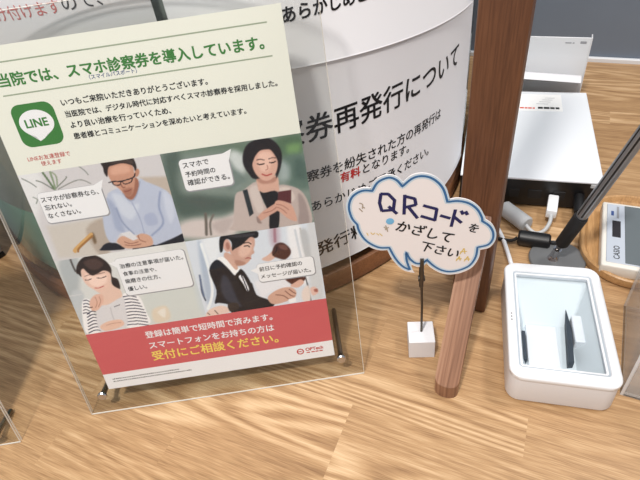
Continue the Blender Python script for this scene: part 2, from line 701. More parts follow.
def sheet(z0, z1):
    """acrylic plate: clear faces, brighter cut edges"""
    bm = bmesh.new()
    add_box(bm, X0, X1, Y0, Y1, z0, z1, 0.0003, 1)
    bm.faces.ensure_lookup_table()
    bm.normal_update()
    for f in bm.faces:
        f.material_index = 0 if abs(f.normal.z) > 0.9 else 1
    return bm


def make_stand(matrix, label, drop=0.0):
    t = empty('acrylic_stand', matrix=matrix)
    tag(t, label, 'poster stand', 'clear acrylic poster stands')
    obj('front_plate', sheet(0.0004, 0.0021), [M_acr, M_acr_edge], t)
    obj('back_plate', sheet(-0.0022, -0.0005), [M_acr, M_acr_edge], t)
    for px, py in ((-0.0068, -0.0044 - drop), (0.2156, -0.0034 - drop)):
        zc = (matrix @ Vector((px, py, 0))).z
        ln = (zc - 0.0026) / ez.z
        pg = obj('peg', tube([(px, py, -0.0022), (px, py, -ln + 0.002), (px, py, -ln)], [0.0025, 0.0025, 0.0021], 20), M_steel, t, True)
        obj('screw_head', tube([(px, py, 0.0021), (px, py, 0.0034), (px, py, 0.0044)], [0.0043, 0.0043, 0.0034], 24), M_chrome, pg, True)
    return t


make_stand(PM, 'clear acrylic stand on steel pegs holding the big printed poster')
dl = R(1.0)
c1 = PM @ Vector((X1, Y0, 0))
M2 = Matrix.Translation(Vector((-0.3845, 0.0848, c1.z))) @ Matrix.Rotation(dl, 4, 'Z') @ Matrix.Translation(-c1) @ PM
st2 = make_stand(M2, 'second clear acrylic stand, only its corner and steel peg showing at the left edge', 0.0115)

obj('insert_sheet', box(0, 0.210, 0, 0.297, -0.0004, 0.0, 0), M_cream, st2)

poster = empty('poster', matrix=PM)
tag(poster, 'printed green white and red clinic poster with four photographs inside the acrylic stand', 'poster')
obj('paper', box(0, 0.210, 0, 0.297, -0.0004, 0.0, 0), M_cream, poster)


def rect(x0, x1, y0, y1, z):
    return flat_poly([(x0 / 1000, y0 / 1000), (x1 / 1000, y0 / 1000), (x1 / 1000, y1 / 1000), (x0 / 1000, y1 / 1000)], z)


def rr(x0, x1, y0, y1, r, z, n=5):
    return flat_poly([(a / 1000, b / 1000) for a, b in rrect(x0, x1, y0, y1, r, n)], z)


obj('rule', rect(13, 199, 286.4, 287.3, 0.00005), M_rule, poster)
obj('rule', rect(13, 199, 264.9, 265.8, 0.00005), M_rule, poster)
obj('footer', rect(0, 210, 0, 17.6, 0.00004), M_white, poster)
obj('red_band', rect(0, 210, 17.4, 63.2, 0.00005), M_band, poster)
write('headline', '当院では、スマホ診察券を導入しています。', (13.5, 271.8), (194.7, 271.2), M_green, poster, 0.0001, 0.026)
write('lettering', '（スマイルパスポート）', (73.6, 268.0), (106.2, 267.8), M_bluink, poster, 0.0001, 0.008)
write('lettering', 'いつもご来院いただきありがとうございます。', (49.2, 253.6), (151.6, 253.4), M_ink, poster, 0.0001, 0.021)
write('lettering', '当医院では、デジタル時代に対応すべくスマホ診察券を採用しました。', (49.2, 245.6), (199.1, 245.4), M_ink, poster, 0.0001, 0.021)
write('lettering', 'より良い治療を行っていくため、', (50.0, 237.8), (121.8, 237.6), M_ink, poster, 0.0001, 0.021)
write('lettering', '患者様とコミュニケーションを深めたいと考えています。', (49.6, 229.8), (173.9, 229.6), M_ink, poster, 0.0001, 0.021)
write('lettering', 'LINEお友達登録で', (11.9, 218.7), (42.8, 218.7), M_inkred, poster, 0.0001, 0.004)
write('lettering', '使えます', (20.0, 214.2), (34.9, 214.2), M_inkred, poster, 0.0001, 0.004)
lg = obj('green_logo', rr(13.2, 43.0, 228.2, 258.4, 6.6, 0.00006), M_green, poster)
bubble = [(28.0 + 12.0 * math.cos(R(a)), 244.6 + 9.2 * math.sin(R(a))) for a in range(-60, 246, 9)]
bubble = bubble + [(24.0, 235.4), (26.0, 231.8), (29.5, 233.4), (33.0, 236.2)]
obj('speech_bubble', flat_poly([(a / 1000, b / 1000) for a, b in bubble], 0.00010), M_white, lg)
write('lettering', 'LINE', (20.0, 242.0), (36.0, 242.0), M_green, lg, 0.00015, 0.03)
write('lettering', '登録は簡単で短時間で済みます。', (49.2, 50.3), (161.0, 49.8), M_white, poster, 0.0001, 0.016)
write('lettering', 'スマートフォンをお持ちの方は', (49.2, 38.5), (160.6, 38.0), M_white, poster, 0.0001, 0.016)
write('lettering', '受付にご相談ください。', (48.6, 25.6), (162.2, 25.0), M_yellow, poster, 0.0001, 0.016)
# maker's mark in the footer
mk = obj('round_mark', lathe([(0.0022, 0.00007), (0.0033, 0.00007)], 32), M_inkred, poster)
mk.location = (0.1795, 0.0098, 0)
obj('mark_bar', rect(-2.6, 1.2, -0.5, 0.5, 0.00008), M_inkred, mk)
write('lettering', 'OPTech', (184.4, 9.6), (200.6, 9.6), M_inkred, poster, 0.0001, 0.03)
for x_ in (185.0, 189.4, 193.0, 196.8):
    obj('small_print', rect(x_, x_ + 3.0, 7.0, 8.2, 0.00007), M_inkred, poster)
for y_, xe in ((10.2, 68.0), (7.4, 78.5)):
    x_ = 7.0
    bmx = bmesh.new()
    rs = random.Random(int(y_ * 10))
    while x_ < xe:
        wd = rs.uniform(0.6, 1.2)
        h_ = rs.uniform(0.9, 1.4)
        join(bmx, rect(x_, x_ + wd, y_, y_ + h_, 0.00007))
        x_ += wd + rs.uniform(0.5, 1.0)
    obj('small_print', bmx, M_ink, poster)

# ---- the four printed photographs: (rectangle in mm, ground colour, painted shapes)
PICS = [
 ((0, 136.5, 105.5, 209.5), (206, 203, 206), [
  ('p',(222,222,224),6,[(-0.8,210.7),(15.8,209.6),(13.2,195.2),(0.6,171.3),(0.3,149.4),(-0.0,139.9),(-7.3,146.9)]),
  ('q',(190,178,168),3,[(86.0,194.5),(106.6,192.1),(107.0,179.2),(108.1,146.9),(88.4,164.8)]),
  ('q',(202,196,190),4,[(5.4,166.9),(54.4,167.4),(45.0,133.8),(4.7,139.1)]),
  ('p',(180,168,158),3,[(33.9,160.1),(53.8,165.7),(44.6,137.7),(36.0,137.3)]),
  ('l',(110,128,100),0.5,1.6,[(18.6,208.8),(20.2,203.2),(22.0,195.4)]),
  ('l',(140,155,130),0.5,1.4,[(23.9,208.6),(23.6,201.8),(23.0,195.2)]),
  ('l',(120,125,118),0.5,0.9,[(21.2,195.5),(15.7,201.4),(11.9,203.7)]),
  ('l',(130,135,128),0.5,0.8,[(23.7,195.9),(33.0,201.9),(33.9,203.4)]),
  ('l',(140,142,138),0.5,0.8,[(24.9,194.9),(41.6,199.6),(49.5,195.5)]),
  ('l',(125,130,125),0.5,0.8,[(2.3,206.9),(6.9,202.9),(10.0,199.0)]),
  ('l',(135,140,135),0.5,0.8,[(45.3,210.0),(48.5,205.9),(50.0,202.4)]),
  ('l',(150,160,140),0.5,1.2,[(25.2,208.1),(27.0,204.5),(25.1,197.4)]),
  ('l',(140,146,140),0.5,0.8,[(4.7,191.5),(7.0,189.4),(5.0,186.3)]),
  ('p',(120,100,78),2,[(38.2,155.7),(38.1,148.3),(35.9,146.8),(36.0,154.3)]),
  ('l',(205,165,112),0.5,2.6,[(19.0,142.3),(20.6,144.8),(36.3,155.1)]),
  ('l',(160,118,72),0.8,1.6,[(21.2,141.9),(23.7,145.2),(36.5,153.3)]),
  ('p',(40,40,50),1,[(39.9,142.0),(43.4,144.8),(48.6,145.6),(53.8,143.3),(57.1,138.0),(39.2,139.8)]),
  ('q',(38,38,48),1,[(79.7,137.8),(105.7,144.0),(105.7,137.6),(103.6,136.1),(63.4,136.5),(63.9,138.2)]),
  ('p',(186,193,212),1.2,[(85.6,193.2),(89.9,190.5),(100.2,183.4),(105.1,176.9),(106.0,168.6),(106.0,154.6),(105.4,144.6),(85.7,138.1),(80.7,138.2),(80.2,145.3),(69.7,149.0),(59.9,152.0),(55.2,148.7),(52.3,145.1),(48.0,146.2),(47.1,155.3),(50.1,169.2),(54.2,170.7),(58.0,183.6),(61.4,186.8),(68.6,188.3),(70.0,182.8),(74.2,176.9),(79.7,181.2)]),
  ('p',(165,174,198),3,[(56.8,182.4),(61.2,176.5),(62.0,164.0),(61.9,153.1),(56.2,155.9),(56.8,170.2)]),
  ('p',(202,208,222),3,[(62.4,184.9),(68.2,183.1),(73.5,174.4),(79.6,173.4),(71.3,162.4),(64.7,167.1),(62.8,176.2)]),
  ('p',(200,206,222),3,[(100.3,181.1),(104.3,175.3),(104.0,162.2),(98.5,154.1),(97.9,166.8)]),
  ('l',(152,162,190),1.5,1.6,[(97.8,180.7),(93.7,169.2),(93.0,155.0),(81.7,146.3)]),
  ('l',(150,160,186),1.3,1.4,[(61.7,172.9),(62.8,161.1),(68.3,149.8)]),
  ('l',(160,168,194),0.8,0.8,[(74.7,175.9),(76.8,161.4),(76.3,148.7)]),
  ('p',(172,180,204),1.5,[(80.7,163.5),(88.4,164.8),(89.0,155.7),(80.7,155.3)]),
  ('l',(160,168,190),0.8,1.2,[(70.4,183.9),(74.0,177.3),(79.3,180.7),(85.3,191.2)]),
  ('p',(160,112,95),1,[(77.5,192.5),(83.3,194.9),(84.2,189.7),(79.7,181.7),(74.9,178.0),(71.2,182.6)]),
  ('p',(186,140,120),0.8,[(86.8,197.7),(85.6,196.0),(84.3,195.2),(83.4,195.5),(83.2,196.9),(83.7,198.8),(84.9,200.5),(86.2,201.3),(87.1,200.9),(87.4,199.5)]),
  ('p',(196,150,130),1,[(64.4,204.3),(71.0,207.4),(79.1,207.4),(83.6,204.1),(82.9,196.6),(81.2,190.2),(77.5,183.2),(74.2,180.9),(71.4,183.1),(69.0,187.6),(66.0,191.9),(64.4,196.7)]),
  ('p',(212,168,148),2.5,[(68.2,204.8),(77.1,206.1),(81.0,203.5),(79.7,199.6),(70.2,199.1),(66.6,200.1)]),
  ('p',(168,122,104),2,[(71.0,186.9),(78.3,187.4),(76.8,182.5),(73.9,180.9),(71.2,183.4)]),
  ('p',(54,44,42),0.8,[(61.8,209.6),(65.1,211.0),(72.4,210.7),(84.3,210.2),(86.2,207.9),(86.2,202.3),(84.3,200.0),(83.6,204.1),(77.4,207.0),(70.3,206.6),(66.0,205.3),(63.1,198.6),(61.8,202.1),(62.3,205.8)]),
  ('p',(82,70,66),1.5,[(68.9,209.5),(78.2,209.5),(84.1,208.7),(84.4,205.4),(77.7,207.9),(69.9,207.9)]),
  ('l',(45,38,42),0.4,0.9,[(62.8,194.0),(67.3,194.2),(72.5,193.7),(81.5,195.2),(83.6,197.9)]),
  ('l',(60,48,50),0.4,0.8,[(65.6,194.5),(65.9,191.8),(70.0,191.1),(71.8,193.5)]),
  ('l',(60,48,50),0.4,0.8,[(72.7,193.3),(73.9,191.1),(78.9,192.0),(80.7,194.7)]),
  ('l',(140,98,84),0.8,0.9,[(71.0,191.9),(71.6,188.8),(73.1,188.6)]),
  ('l',(140,85,78),0.6,0.8,[(72.1,185.3),(74.5,185.3),(77.1,186.2)]),
  ('p',(205,165,145),1,[(53.6,146.0),(59.1,149.5),(66.5,146.7),(73.9,149.2),(80.0,146.2),(81.0,140.4),(77.1,137.3),(62.0,137.7),(56.8,139.8),(54.9,142.8)]),
  ('q',(215,214,218),0.8,[(58.2,151.9),(66.1,152.7),(70.4,145.3),(66.1,144.2),(61.3,148.6)]),
  ('l',(150,105,90),0.5,0.7,[(59.1,144.3),(63.4,142.0),(69.4,142.5)]),
  ('l',(150,105,90),0.5,0.7,[(59.0,141.5),(64.4,140.0),(71.2,140.3)]),
  ('l',(150,105,90),0.5,0.7,[(71.1,148.2),(71.5,144.0),(75.3,141.4)]),
 ]),
 ((105.5, 136.5, 210, 209.5), (132, 144, 138), [
  ('p',(92,106,100),8,[(108.4,209.1),(120.6,208.7),(112.8,185.4),(116.2,167.6),(105.3,169.4),(105.0,191.7)]),
  ('p',(108,126,112),9,[(120.6,208.7),(169.0,210.5),(164.9,198.4),(152.3,205.2)]),
  ('p',(88,102,96),8,[(106.7,174.4),(128.7,172.4),(151.7,166.8),(147.9,156.8),(125.0,157.2),(107.2,158.4)]),
  ('p',(90,100,96),8,[(115.5,171.2),(125.6,172.9),(136.9,165.8),(126.2,162.3)]),
  ('p',(186,194,194),6,[(155.4,198.3),(166.7,199.7),(164.7,190.2),(155.3,183.4)]),
  ('p',(206,196,194),6,[(104.6,151.6),(117.8,154.8),(138.6,152.1),(152.3,154.3),(144.9,135.3),(104.1,140.5)]),
  ('p',(188,176,174),4,[(129.2,147.3),(140.0,151.0),(148.0,149.6),(137.2,138.5)]),
  ('l',(112,106,100),1.5,2.2,[(127.1,157.7),(125.8,149.8),(123.7,139.9)]),
  ('l',(120,114,108),1.5,1.6,[(132.9,155.8),(128.8,149.2),(127.3,139.3)]),
  ('p',(200,206,206),6,[(155.1,202.2),(162.8,201.8),(164.1,189.3),(157.5,176.9),(150.1,179.9)]),
  ('p',(120,134,130),5,[(153.7,195.9),(157.2,190.4),(164.7,180.8),(157.1,175.3),(148.2,175.0)]),
  ('p',(92,116,94),7,[(190.4,207.7),(209.9,209.0),(208.3,193.6),(193.9,192.7)]),
  ('p',(120,152,106),5,[(198.6,201.6),(208.0,201.7),(206.0,194.0),(198.8,193.5)]),
  ('p',(102,122,114),6,[(193.9,192.7),(210.3,191.7),(210.5,166.4),(195.0,170.7)]),
  ('p',(160,172,172),6,[(192.1,189.7),(197.4,185.5),(195.8,175.7),(188.8,176.9)]),
  ('p',(86,106,100),6,[(202.9,189.6),(209.6,186.9),(209.1,173.5),(200.8,176.6)]),
  ('p',(192,178,174),1.2,[(152.8,168.7),(159.7,172.1),(170.7,177.5),(172.1,169.7),(173.6,158.6),(177.4,152.6),(174.7,136.5),(143.8,140.4),(146.8,146.5)]),
  ('p',(188,174,170),1.2,[(186.7,171.7),(194.9,170.4),(203.7,164.4),(207.8,152.8),(208.0,136.4),(194.3,136.9),(182.2,136.7),(184.3,151.4),(192.7,157.1),(185.9,165.3)]),
  ('p',(160,146,144),2,[(201.0,162.8),(205.5,155.0),(206.0,136.7),(197.7,137.2),(199.5,148.8)]),
  ('p',(206,194,190),2,[(164.2,170.7),(170.6,174.4),(171.8,164.2),(172.2,153.4),(167.1,152.5)]),
  ('p',(210,198,192),2,[(186.7,169.5),(194.6,168.7),(198.0,159.8),(192.5,156.3),(187.8,165.0)]),
  ('p',(208,170,155),1,[(172.5,179.9),(186.6,179.8),(187.2,170.6),(185.1,166.5),(172.7,168.5),(171.4,174.3)]),
  ('p',(180,138,124),1.5,[(172.5,179.9),(186.0,178.7),(184.4,175.0),(176.3,174.7),(172.7,177.0)]),
  ('p',(34,32,38),0.8,[(172.0,169.0),(174.9,167.5),(185.4,166.8),(184.4,151.4),(180.9,136.9),(174.1,136.6),(175.7,148.9),(174.1,158.1)]),
  ('p',(44,38,42),1.2,[(165.3,200.2),(169.8,206.9),(178.0,209.7),(186.9,208.9),(192.5,202.3),(193.6,194.4),(190.6,184.6),(186.5,177.9),(185.3,181.7),(170.8,179.5),(166.2,185.3),(164.0,192.6)]),
  ('p',(212,172,157),1,[(170.7,193.2),(174.0,199.5),(179.2,202.2),(185.3,201.5),(189.7,197.0),(189.8,190.1),(187.5,183.0),(183.4,178.1),(178.3,176.9),(173.8,180.0),(170.9,186.2)]),
  ('p',(226,190,176),2.5,[(175.9,197.2),(181.8,199.5),(186.7,196.3),(184.9,190.9),(181.4,184.8),(176.0,185.7)]),
  ('p',(44,38,42),0.9,[(169.1,188.5),(169.5,195.0),(172.7,201.0),(179.7,204.6),(187.1,202.7),(191.3,195.6),(190.2,187.5),(189.3,193.4),(186.5,199.6),(183.7,201.1),(178.2,200.9),(174.1,197.5),(171.3,193.1)]),
  ('l',(60,45,45),0.4,0.9,[(174.4,191.3),(176.4,190.3),(179.3,190.6)]),
  ('l',(60,45,45),0.4,0.9,[(183.5,190.8),(185.9,190.4),(188.0,191.0)]),
  ('l',(95,75,72),0.5,0.7,[(174.5,194.2),(177.2,194.4),(179.9,193.3)]),
  ('l',(95,75,72),0.5,0.7,[(183.6,193.7),(186.3,194.2),(188.6,193.6)]),
  ('l',(180,132,120),0.6,0.7,[(181.4,189.0),(181.4,186.2),(179.6,185.4)]),
  ('l',(176,86,84),0.5,1.1,[(176.5,182.6),(179.4,181.1),(183.4,181.8)]),
  ('q',(52,58,64),0.8,[(159.3,172.0),(163.0,172.6),(164.0,151.9),(160.3,149.7)]),
  ('p',(202,160,145),0.9,[(165.7,146.9),(169.3,151.0),(175.8,154.6),(182.8,157.4),(183.1,151.6),(175.3,147.8),(168.1,144.7)]),
  ('q',(96,52,56),0.8,[(186.1,166.7),(196.2,166.7),(194.3,155.4),(184.2,159.6)]),
  ('p',(206,164,148),0.9,[(182.3,158.9),(186.8,159.2),(193.9,154.8),(196.1,147.9),(196.4,139.8),(190.2,142.7),(185.0,149.1),(181.3,152.6)]),
  ('l',(160,112,100),0.4,0.6,[(182.7,156.7),(187.3,154.8),(191.5,150.5)]),
  ('l',(160,112,100),0.4,0.6,[(182.0,154.3),(186.0,152.2),(189.4,147.8)]),
  ('l',(160,112,100),0.4,0.6,[(171.7,150.8),(177.7,151.6),(181.8,153.6)]),
  ('p',(150,132,128),1,[(165.8,149.1),(168.1,144.7),(168.4,142.2),(165.4,143.7)]),
 ]),
 ((0, 63, 105.5, 136.5), (212, 213, 212), [
  ('p',(178,183,186),5,[(3.5,135.8),(19.0,136.9),(11.3,110.5),(-0.7,91.9),(-0.0,112.6)]),
  ('p',(192,196,200),3,[(2.0,104.0),(12.2,103.2),(0.6,65.4),(-2.8,66.0)]),
  ('p',(222,222,222),3,[(20.3,140.5),(26.3,143.3),(57.5,141.5),(86.2,136.5),(83.1,125.5),(42.7,126.9),(38.1,133.5)]),
  ('l',(96,92,92),0.6,1.6,[(13.0,136.8),(12.9,130.2),(13.1,125.1)]),
  ('l',(205,205,208),0.5,1,[(-3.6,103.0),(10.5,103.3)]),
  ('p',(206,210,208),4,[(59.1,93.0),(102.6,97.5),(105.2,65.0),(56.3,65.4)]),
  ('p',(218,206,190),3,[(62.5,77.5),(74.7,79.5),(74.7,66.4),(61.4,64.5)]),
  ('p',(228,222,214),2,[(66.1,74.6),(73.3,77.6),(70.7,68.3)]),
  ('p',(200,208,214),5,[(110.8,129.9),(131.6,132.0),(105.2,65.0),(103.2,93.3)]),
  ('p',(236,234,236),1,[(10.0,98.0),(16.5,95.5),(13.8,86.6),(14.4,65.4),(1.3,64.8),(4.5,84.5)]),
  ('p',(236,234,236),1,[(41.5,95.5),(52.0,96.4),(56.4,90.2),(57.1,76.7),(56.4,64.5),(36.4,64.8)]),
  ('l',(58,60,84),0.3,0.95,[(42.7,94.8),(48.2,94.9),(53.0,92.7)]),
  ('l',(58,60,84),0.3,0.95,[(42.2,91.8),(48.2,91.7),(53.6,89.4)]),
  ('l',(58,60,84),0.3,0.95,[(41.6,88.7),(48.2,88.5),(54.2,86.1)]),
  ('l',(58,60,84),0.3,0.95,[(41.1,85.6),(48.3,85.3),(54.8,82.8)]),
  ('l',(58,60,84),0.3,0.95,[(40.6,82.4),(48.3,82.1),(55.4,79.4)]),
  ('l',(58,60,84),0.3,0.95,[(40.0,79.3),(48.3,78.8),(56.0,76.1)]),
  ('l',(58,60,84),0.3,0.95,[(39.5,76.1),(47.9,75.6),(55.7,72.8)]),
  ('l',(58,60,84),0.3,0.95,[(38.9,73.0),(47.5,72.4),(55.5,69.6)]),
  ('l',(58,60,84),0.3,0.95,[(38.3,69.7),(47.1,69.2),(55.2,66.3)]),
  ('l',(58,60,84),0.3,0.95,[(37.8,66.5),(46.7,65.9),(55.0,63.0)]),
  ('l',(58,60,84),0.3,0.95,[(8.4,83.3),(13.0,85.5),(15.9,84.5)]),
  ('l',(58,60,84),0.3,0.95,[(7.5,80.2),(12.5,82.3),(15.5,81.3)]),
  ('l',(58,60,84),0.3,0.95,[(6.7,77.1),(11.9,79.2),(15.2,78.1)]),
  ('l',(58,60,84),0.3,0.95,[(5.9,73.9),(11.4,76.0),(14.8,74.9)]),
  ('l',(58,60,84),0.3,0.95,[(5.1,70.8),(10.8,72.8),(14.4,71.7)]),
  ('l',(58,60,84),0.3,0.95,[(4.2,67.6),(10.2,69.6),(14.0,68.4)]),
  ('l',(58,60,84),0.3,0.95,[(3.4,64.4),(9.7,66.3),(13.6,65.1)]),
  ('l',(58,60,84),0.3,0.9,[(9.9,96.7),(12.4,96.9),(14.3,95.3)]),
  ('l',(58,60,84),0.3,0.9,[(8.8,93.7),(11.4,93.9),(13.3,92.3)]),
  ('l',(58,60,84),0.3,0.9,[(7.8,90.7),(10.3,90.9),(12.2,89.3)]),
  ('l',(58,60,84),0.3,0.9,[(6.7,87.7),(9.3,87.9),(11.2,86.2)]),
  ('l',(58,60,84),0.3,0.9,[(5.6,84.7),(8.2,84.9),(10.1,83.2)]),
  ('p',(224,194,180),1,[(25.9,102.5),(36.7,110.8),(42.2,103.2),(41.1,94.3),(26.8,88.5),(21.0,87.8)]),
  ('p',(214,212,216),1.2,[(20.6,88.8),(28.6,89.6),(41.9,94.5),(41.4,84.0),(36.1,64.8),(14.6,63.6),(14.5,78.2)]),
  ('l',(190,188,194),0.8,0.8,[(29.3,86.3),(28.3,77.8),(28.5,71.6)]),
  ('l',(120,120,128),0.4,0.8,[(32.6,86.5),(37.6,87.7)]),
  ('p',(226,194,180),1,[(17.4,125.1),(20.7,127.3),(25.4,121.1),(34.2,122.1),(40.0,119.8),(38.0,111.8),(32.5,105.4),(25.7,101.7),(22.3,105.2),(17.7,111.0),(16.3,117.7)]),
  ('p',(238,210,198),2.5,[(19.9,121.1),(26.0,118.0),(35.5,118.3),(34.1,111.5),(26.0,107.9),(20.5,111.9)]),
  ('p',(56,44,42),0.9,[(13.3,123.9),(17.1,131.4),(23.9,136.4),(32.5,136.8),(39.2,130.6),(41.6,123.1),(39.9,115.5),(43.6,112.0),(43.0,103.5),(40.7,103.9),(37.7,108.6),(39.5,118.3),(35.1,121.9),(29.2,119.8),(24.6,119.0),(21.7,122.8),(20.0,126.2),(17.4,124.7),(15.9,119.4),(14.6,121.7)]),
  ('p',(84,66,62),2,[(22.5,132.4),(31.4,133.7),(36.6,128.9),(33.4,124.6),(26.3,123.9),(22.8,128.5)]),
  ('l',(86,66,64),0.4,0.8,[(18.0,115.8),(20.3,115.4),(22.9,116.1)]),
  ('l',(86,66,64),0.4,0.8,[(27.7,116.1),(31.2,115.4),(35.1,116.3)]),
  ('l',(130,105,98),0.5,0.6,[(18.7,119.3),(23.3,120.1)]),
  ('l',(130,105,98),0.5,0.6,[(28.6,119.5),(35.2,119.9)]),
  ('l',(186,98,94),0.5,0.8,[(23.0,107.2),(26.2,106.6),(30.5,107.8)]),
  ('p',(220,182,166),0.9,[(13.0,88.9),(14.7,95.4),(20.7,100.6),(26.8,99.9),(25.6,93.3),(18.9,86.1),(14.2,85.7)]),
  ('l',(182,138,124),0.5,0.6,[(20.2,98.6),(20.2,93.3),(17.3,88.5)]),
  ('l',(182,138,124),0.5,0.6,[(23.6,98.3),(23.3,93.8),(19.9,88.9)]),
  ('l',(90,70,66),0.5,0.8,[(13.0,89.3),(14.8,89.4)]),
  ('p',(224,190,174),0.9,[(14.6,69.0),(23.2,73.1),(33.9,72.8),(34.1,66.6),(18.6,63.7)]),
  ('l',(186,146,132),0.5,0.6,[(20.2,69.4),(26.8,70.4),(33.0,69.9)]),
 ]),
 ((105.5, 63, 210, 136.5), (212, 218, 228), [
  ('p',(226,230,236),5,[(121.4,137.1),(132.7,135.2),(128.9,118.5),(118.3,110.5),(117.1,126.5)]),
  ('p',(176,188,206),4,[(115.2,132.5),(118.3,128.2),(119.4,104.3),(118.1,83.8),(109.7,74.7),(110.2,91.6)]),
  ('l',(232,236,242),1.5,2.5,[(117.6,132.1),(118.3,110.5),(116.1,86.3),(108.7,70.5)]),
  ('l',(70,80,100),1,1.2,[(109.2,100.0),(107.6,87.9),(108.6,79.2)]),
  ('l',(110,124,150),1.2,1.5,[(109.5,104.1),(108.5,91.9),(108.3,83.5)]),
  ('p',(190,176,188),5,[(174.4,138.6),(181.2,138.3),(179.1,122.5),(172.9,121.8)]),
  ('l',(168,130,142),1.5,2.2,[(177.7,135.5),(176.2,124.7)]),
  ('p',(232,232,236),4,[(187.4,134.7),(198.0,134.6),(198.4,86.7),(188.5,84.8)]),
  ('l',(206,210,218),1,2,[(193.7,131.9),(195.3,87.3)]),
  ('l',(190,188,186),1,1.4,[(198.0,132.9),(199.7,95.7)]),
  ('p',(206,208,212),4,[(203.9,133.5),(210.8,134.0),(208.3,65.8),(198.5,65.7)]),
  ('p',(188,190,194),3,[(197.5,129.6),(203.2,129.4),(202.6,104.2),(198.2,106.8)]),
  ('p',(226,226,232),4,[(154.5,90.9),(179.8,90.1),(179.5,78.8),(164.8,77.7),(155.5,71.7),(153.9,79.7)]),
  ('l',(104,108,114),0.5,1.2,[(195.2,89.1),(196.4,77.6),(196.8,63.1)]),
  ('p',(212,178,165),1,[(162.6,110.3),(168.2,113.2),(173.5,116.8),(176.1,114.3),(173.5,110.1),(167.9,107.5)]),
  ('p',(84,54,50),1.2,[(172.0,115.3),(176.0,122.0),(182.2,122.5),(186.8,116.8),(186.8,111.3),(181.4,106.9),(175.3,109.4),(172.6,111.7)]),
  ('p',(120,84,76),1.5,[(178.8,120.8),(184.1,119.9),(184.8,115.4),(179.7,117.1)]),
  ('l',(50,34,34),0.6,1,[(172.4,112.4),(175.7,116.1),(176.7,119.4)]),
  ('p',(84,48,44),1.2,[(178.7,88.8),(186.8,89.2),(194.9,87.3),(193.8,83.8),(186.2,80.5),(181.2,84.2)]),
  ('p',(214,176,162),1,[(181.7,80.7),(186.8,84.1),(191.5,85.7),(193.5,82.0),(187.7,78.1)]),
  ('p',(222,188,178),1.2,[(197.9,75.1),(202.4,76.2),(204.4,70.4),(199.1,67.9)]),
  ('p',(170,110,100),1,[(201.0,73.9),(203.9,74.0),(203.8,70.9),(201.3,71.4)]),
  ('p',(226,212,206),2,[(190.8,73.9),(197.1,78.5),(196.6,64.1),(190.1,64.3)]),
  ('p',(206,170,156),1,[(135.1,121.7),(140.8,116.8),(142.1,108.2),(140.3,102.9),(133.8,110.1),(132.8,117.8)]),
  ('p',(202,164,150),1,[(138.7,124.2),(144.4,127.0),(152.9,131.3),(159.9,132.0),(159.8,125.1),(157.8,120.8),(157.8,117.3),(155.0,115.5),(153.6,111.8),(148.3,107.9),(141.4,108.4),(139.7,116.2)]),
  ('p',(220,186,172),2.5,[(148.4,125.8),(156.9,128.1),(155.7,119.6),(149.5,114.9),(145.0,117.6)]),
  ('p',(178,138,124),1.5,[(141.5,113.3),(148.5,109.9),(147.2,107.7),(141.3,108.0)]),
  ('p',(208,168,156),0.8,[(140.7,127.5),(139.9,124.1),(138.2,122.0),(136.2,121.9),(134.7,124.0),(134.3,127.4),(135.2,130.8),(136.9,132.9),(138.9,133.0),(140.3,130.9)]),
  ('p',(172,126,114),0.8,[(139.5,127.0),(139.1,125.1),(138.2,123.8),(137.3,123.8),(136.6,125.0),(136.4,127.0),(136.9,129.0),(137.7,130.2),(138.6,130.2),(139.3,129.0)]),
  ('p',(34,32,36),0.9,[(133.4,135.4),(139.8,136.6),(148.2,136.6),(162.9,136.5),(163.9,132.0),(161.2,130.2),(157.7,132.0),(153.4,129.3),(149.3,126.2),(142.8,123.5),(140.7,122.7),(141.6,129.8),(139.0,133.3),(135.8,131.2),(133.0,123.3),(130.8,123.3)]),
  ('p',(64,62,68),1.5,[(139.5,135.5),(153.0,135.4),(161.2,134.7),(159.2,132.8),(147.4,133.0)]),
  ('l',(50,42,42),0.4,0.9,[(151.1,124.7),(153.8,124.6),(155.2,123.2)]),
  ('l',(60,48,46),0.5,0.9,[(151.0,127.4),(154.7,127.5),(156.7,125.6)]),
  ('l',(160,84,80),0.4,0.8,[(149.7,113.2),(152.2,113.6),(154.0,112.5)]),
  ('p',(238,238,242),0.8,[(127.4,116.8),(133.0,117.2),(139.5,104.3),(143.0,106.1),(142.4,99.7),(138.9,96.7),(133.0,107.9)]),
  ('p',(34,36,46),1,[(118.3,107.3),(126.6,116.2),(133.3,107.8),(138.3,98.8),(144.0,104.3),(148.4,94.9),(151.0,81.5),(152.9,73.1),(159.9,69.2),(165.7,66.0),(159.3,61.0),(139.4,61.7),(127.3,63.1),(127.2,71.0),(119.1,74.7),(115.6,75.3),(119.8,87.3)]),
  ('p',(40,40,48),1,[(149.5,90.0),(151.8,77.3),(161.0,70.3),(160.6,65.7),(144.2,64.1),(139.1,70.9)]),
  ('p',(62,66,80),3,[(128.2,100.7),(132.4,95.8),(135.2,76.4),(136.9,67.4),(126.2,75.9),(123.8,89.1)]),
  ('p',(22,23,32),1,[(138.3,98.8),(143.5,101.9),(144.7,91.5),(143.4,81.2),(140.0,90.3)]),
  ('p',(232,232,238),0.7,[(140.7,97.0),(144.1,97.8),(146.9,84.4),(144.9,82.2),(143.1,89.7)]),
  ('l',(40,44,60),0.4,1,[(143.0,99.6),(144.5,90.5),(145.5,82.6)]),
  ('p',(224,200,190),1,[(105.5,65.0),(110.3,69.8),(119.8,71.7),(125.6,68.4),(125.6,63.8),(116.0,63.0),(107.1,62.5)]),
  ('l',(90,70,66),0.4,0.8,[(107.3,66.4),(108.7,64.4)]),
  ('l',(90,70,66),0.4,0.8,[(113.8,67.8),(115.8,63.9)]),
  ('p',(60,54,56),0.8,[(126.5,72.6),(134.3,71.8),(134.1,65.8),(126.4,64.6)]),
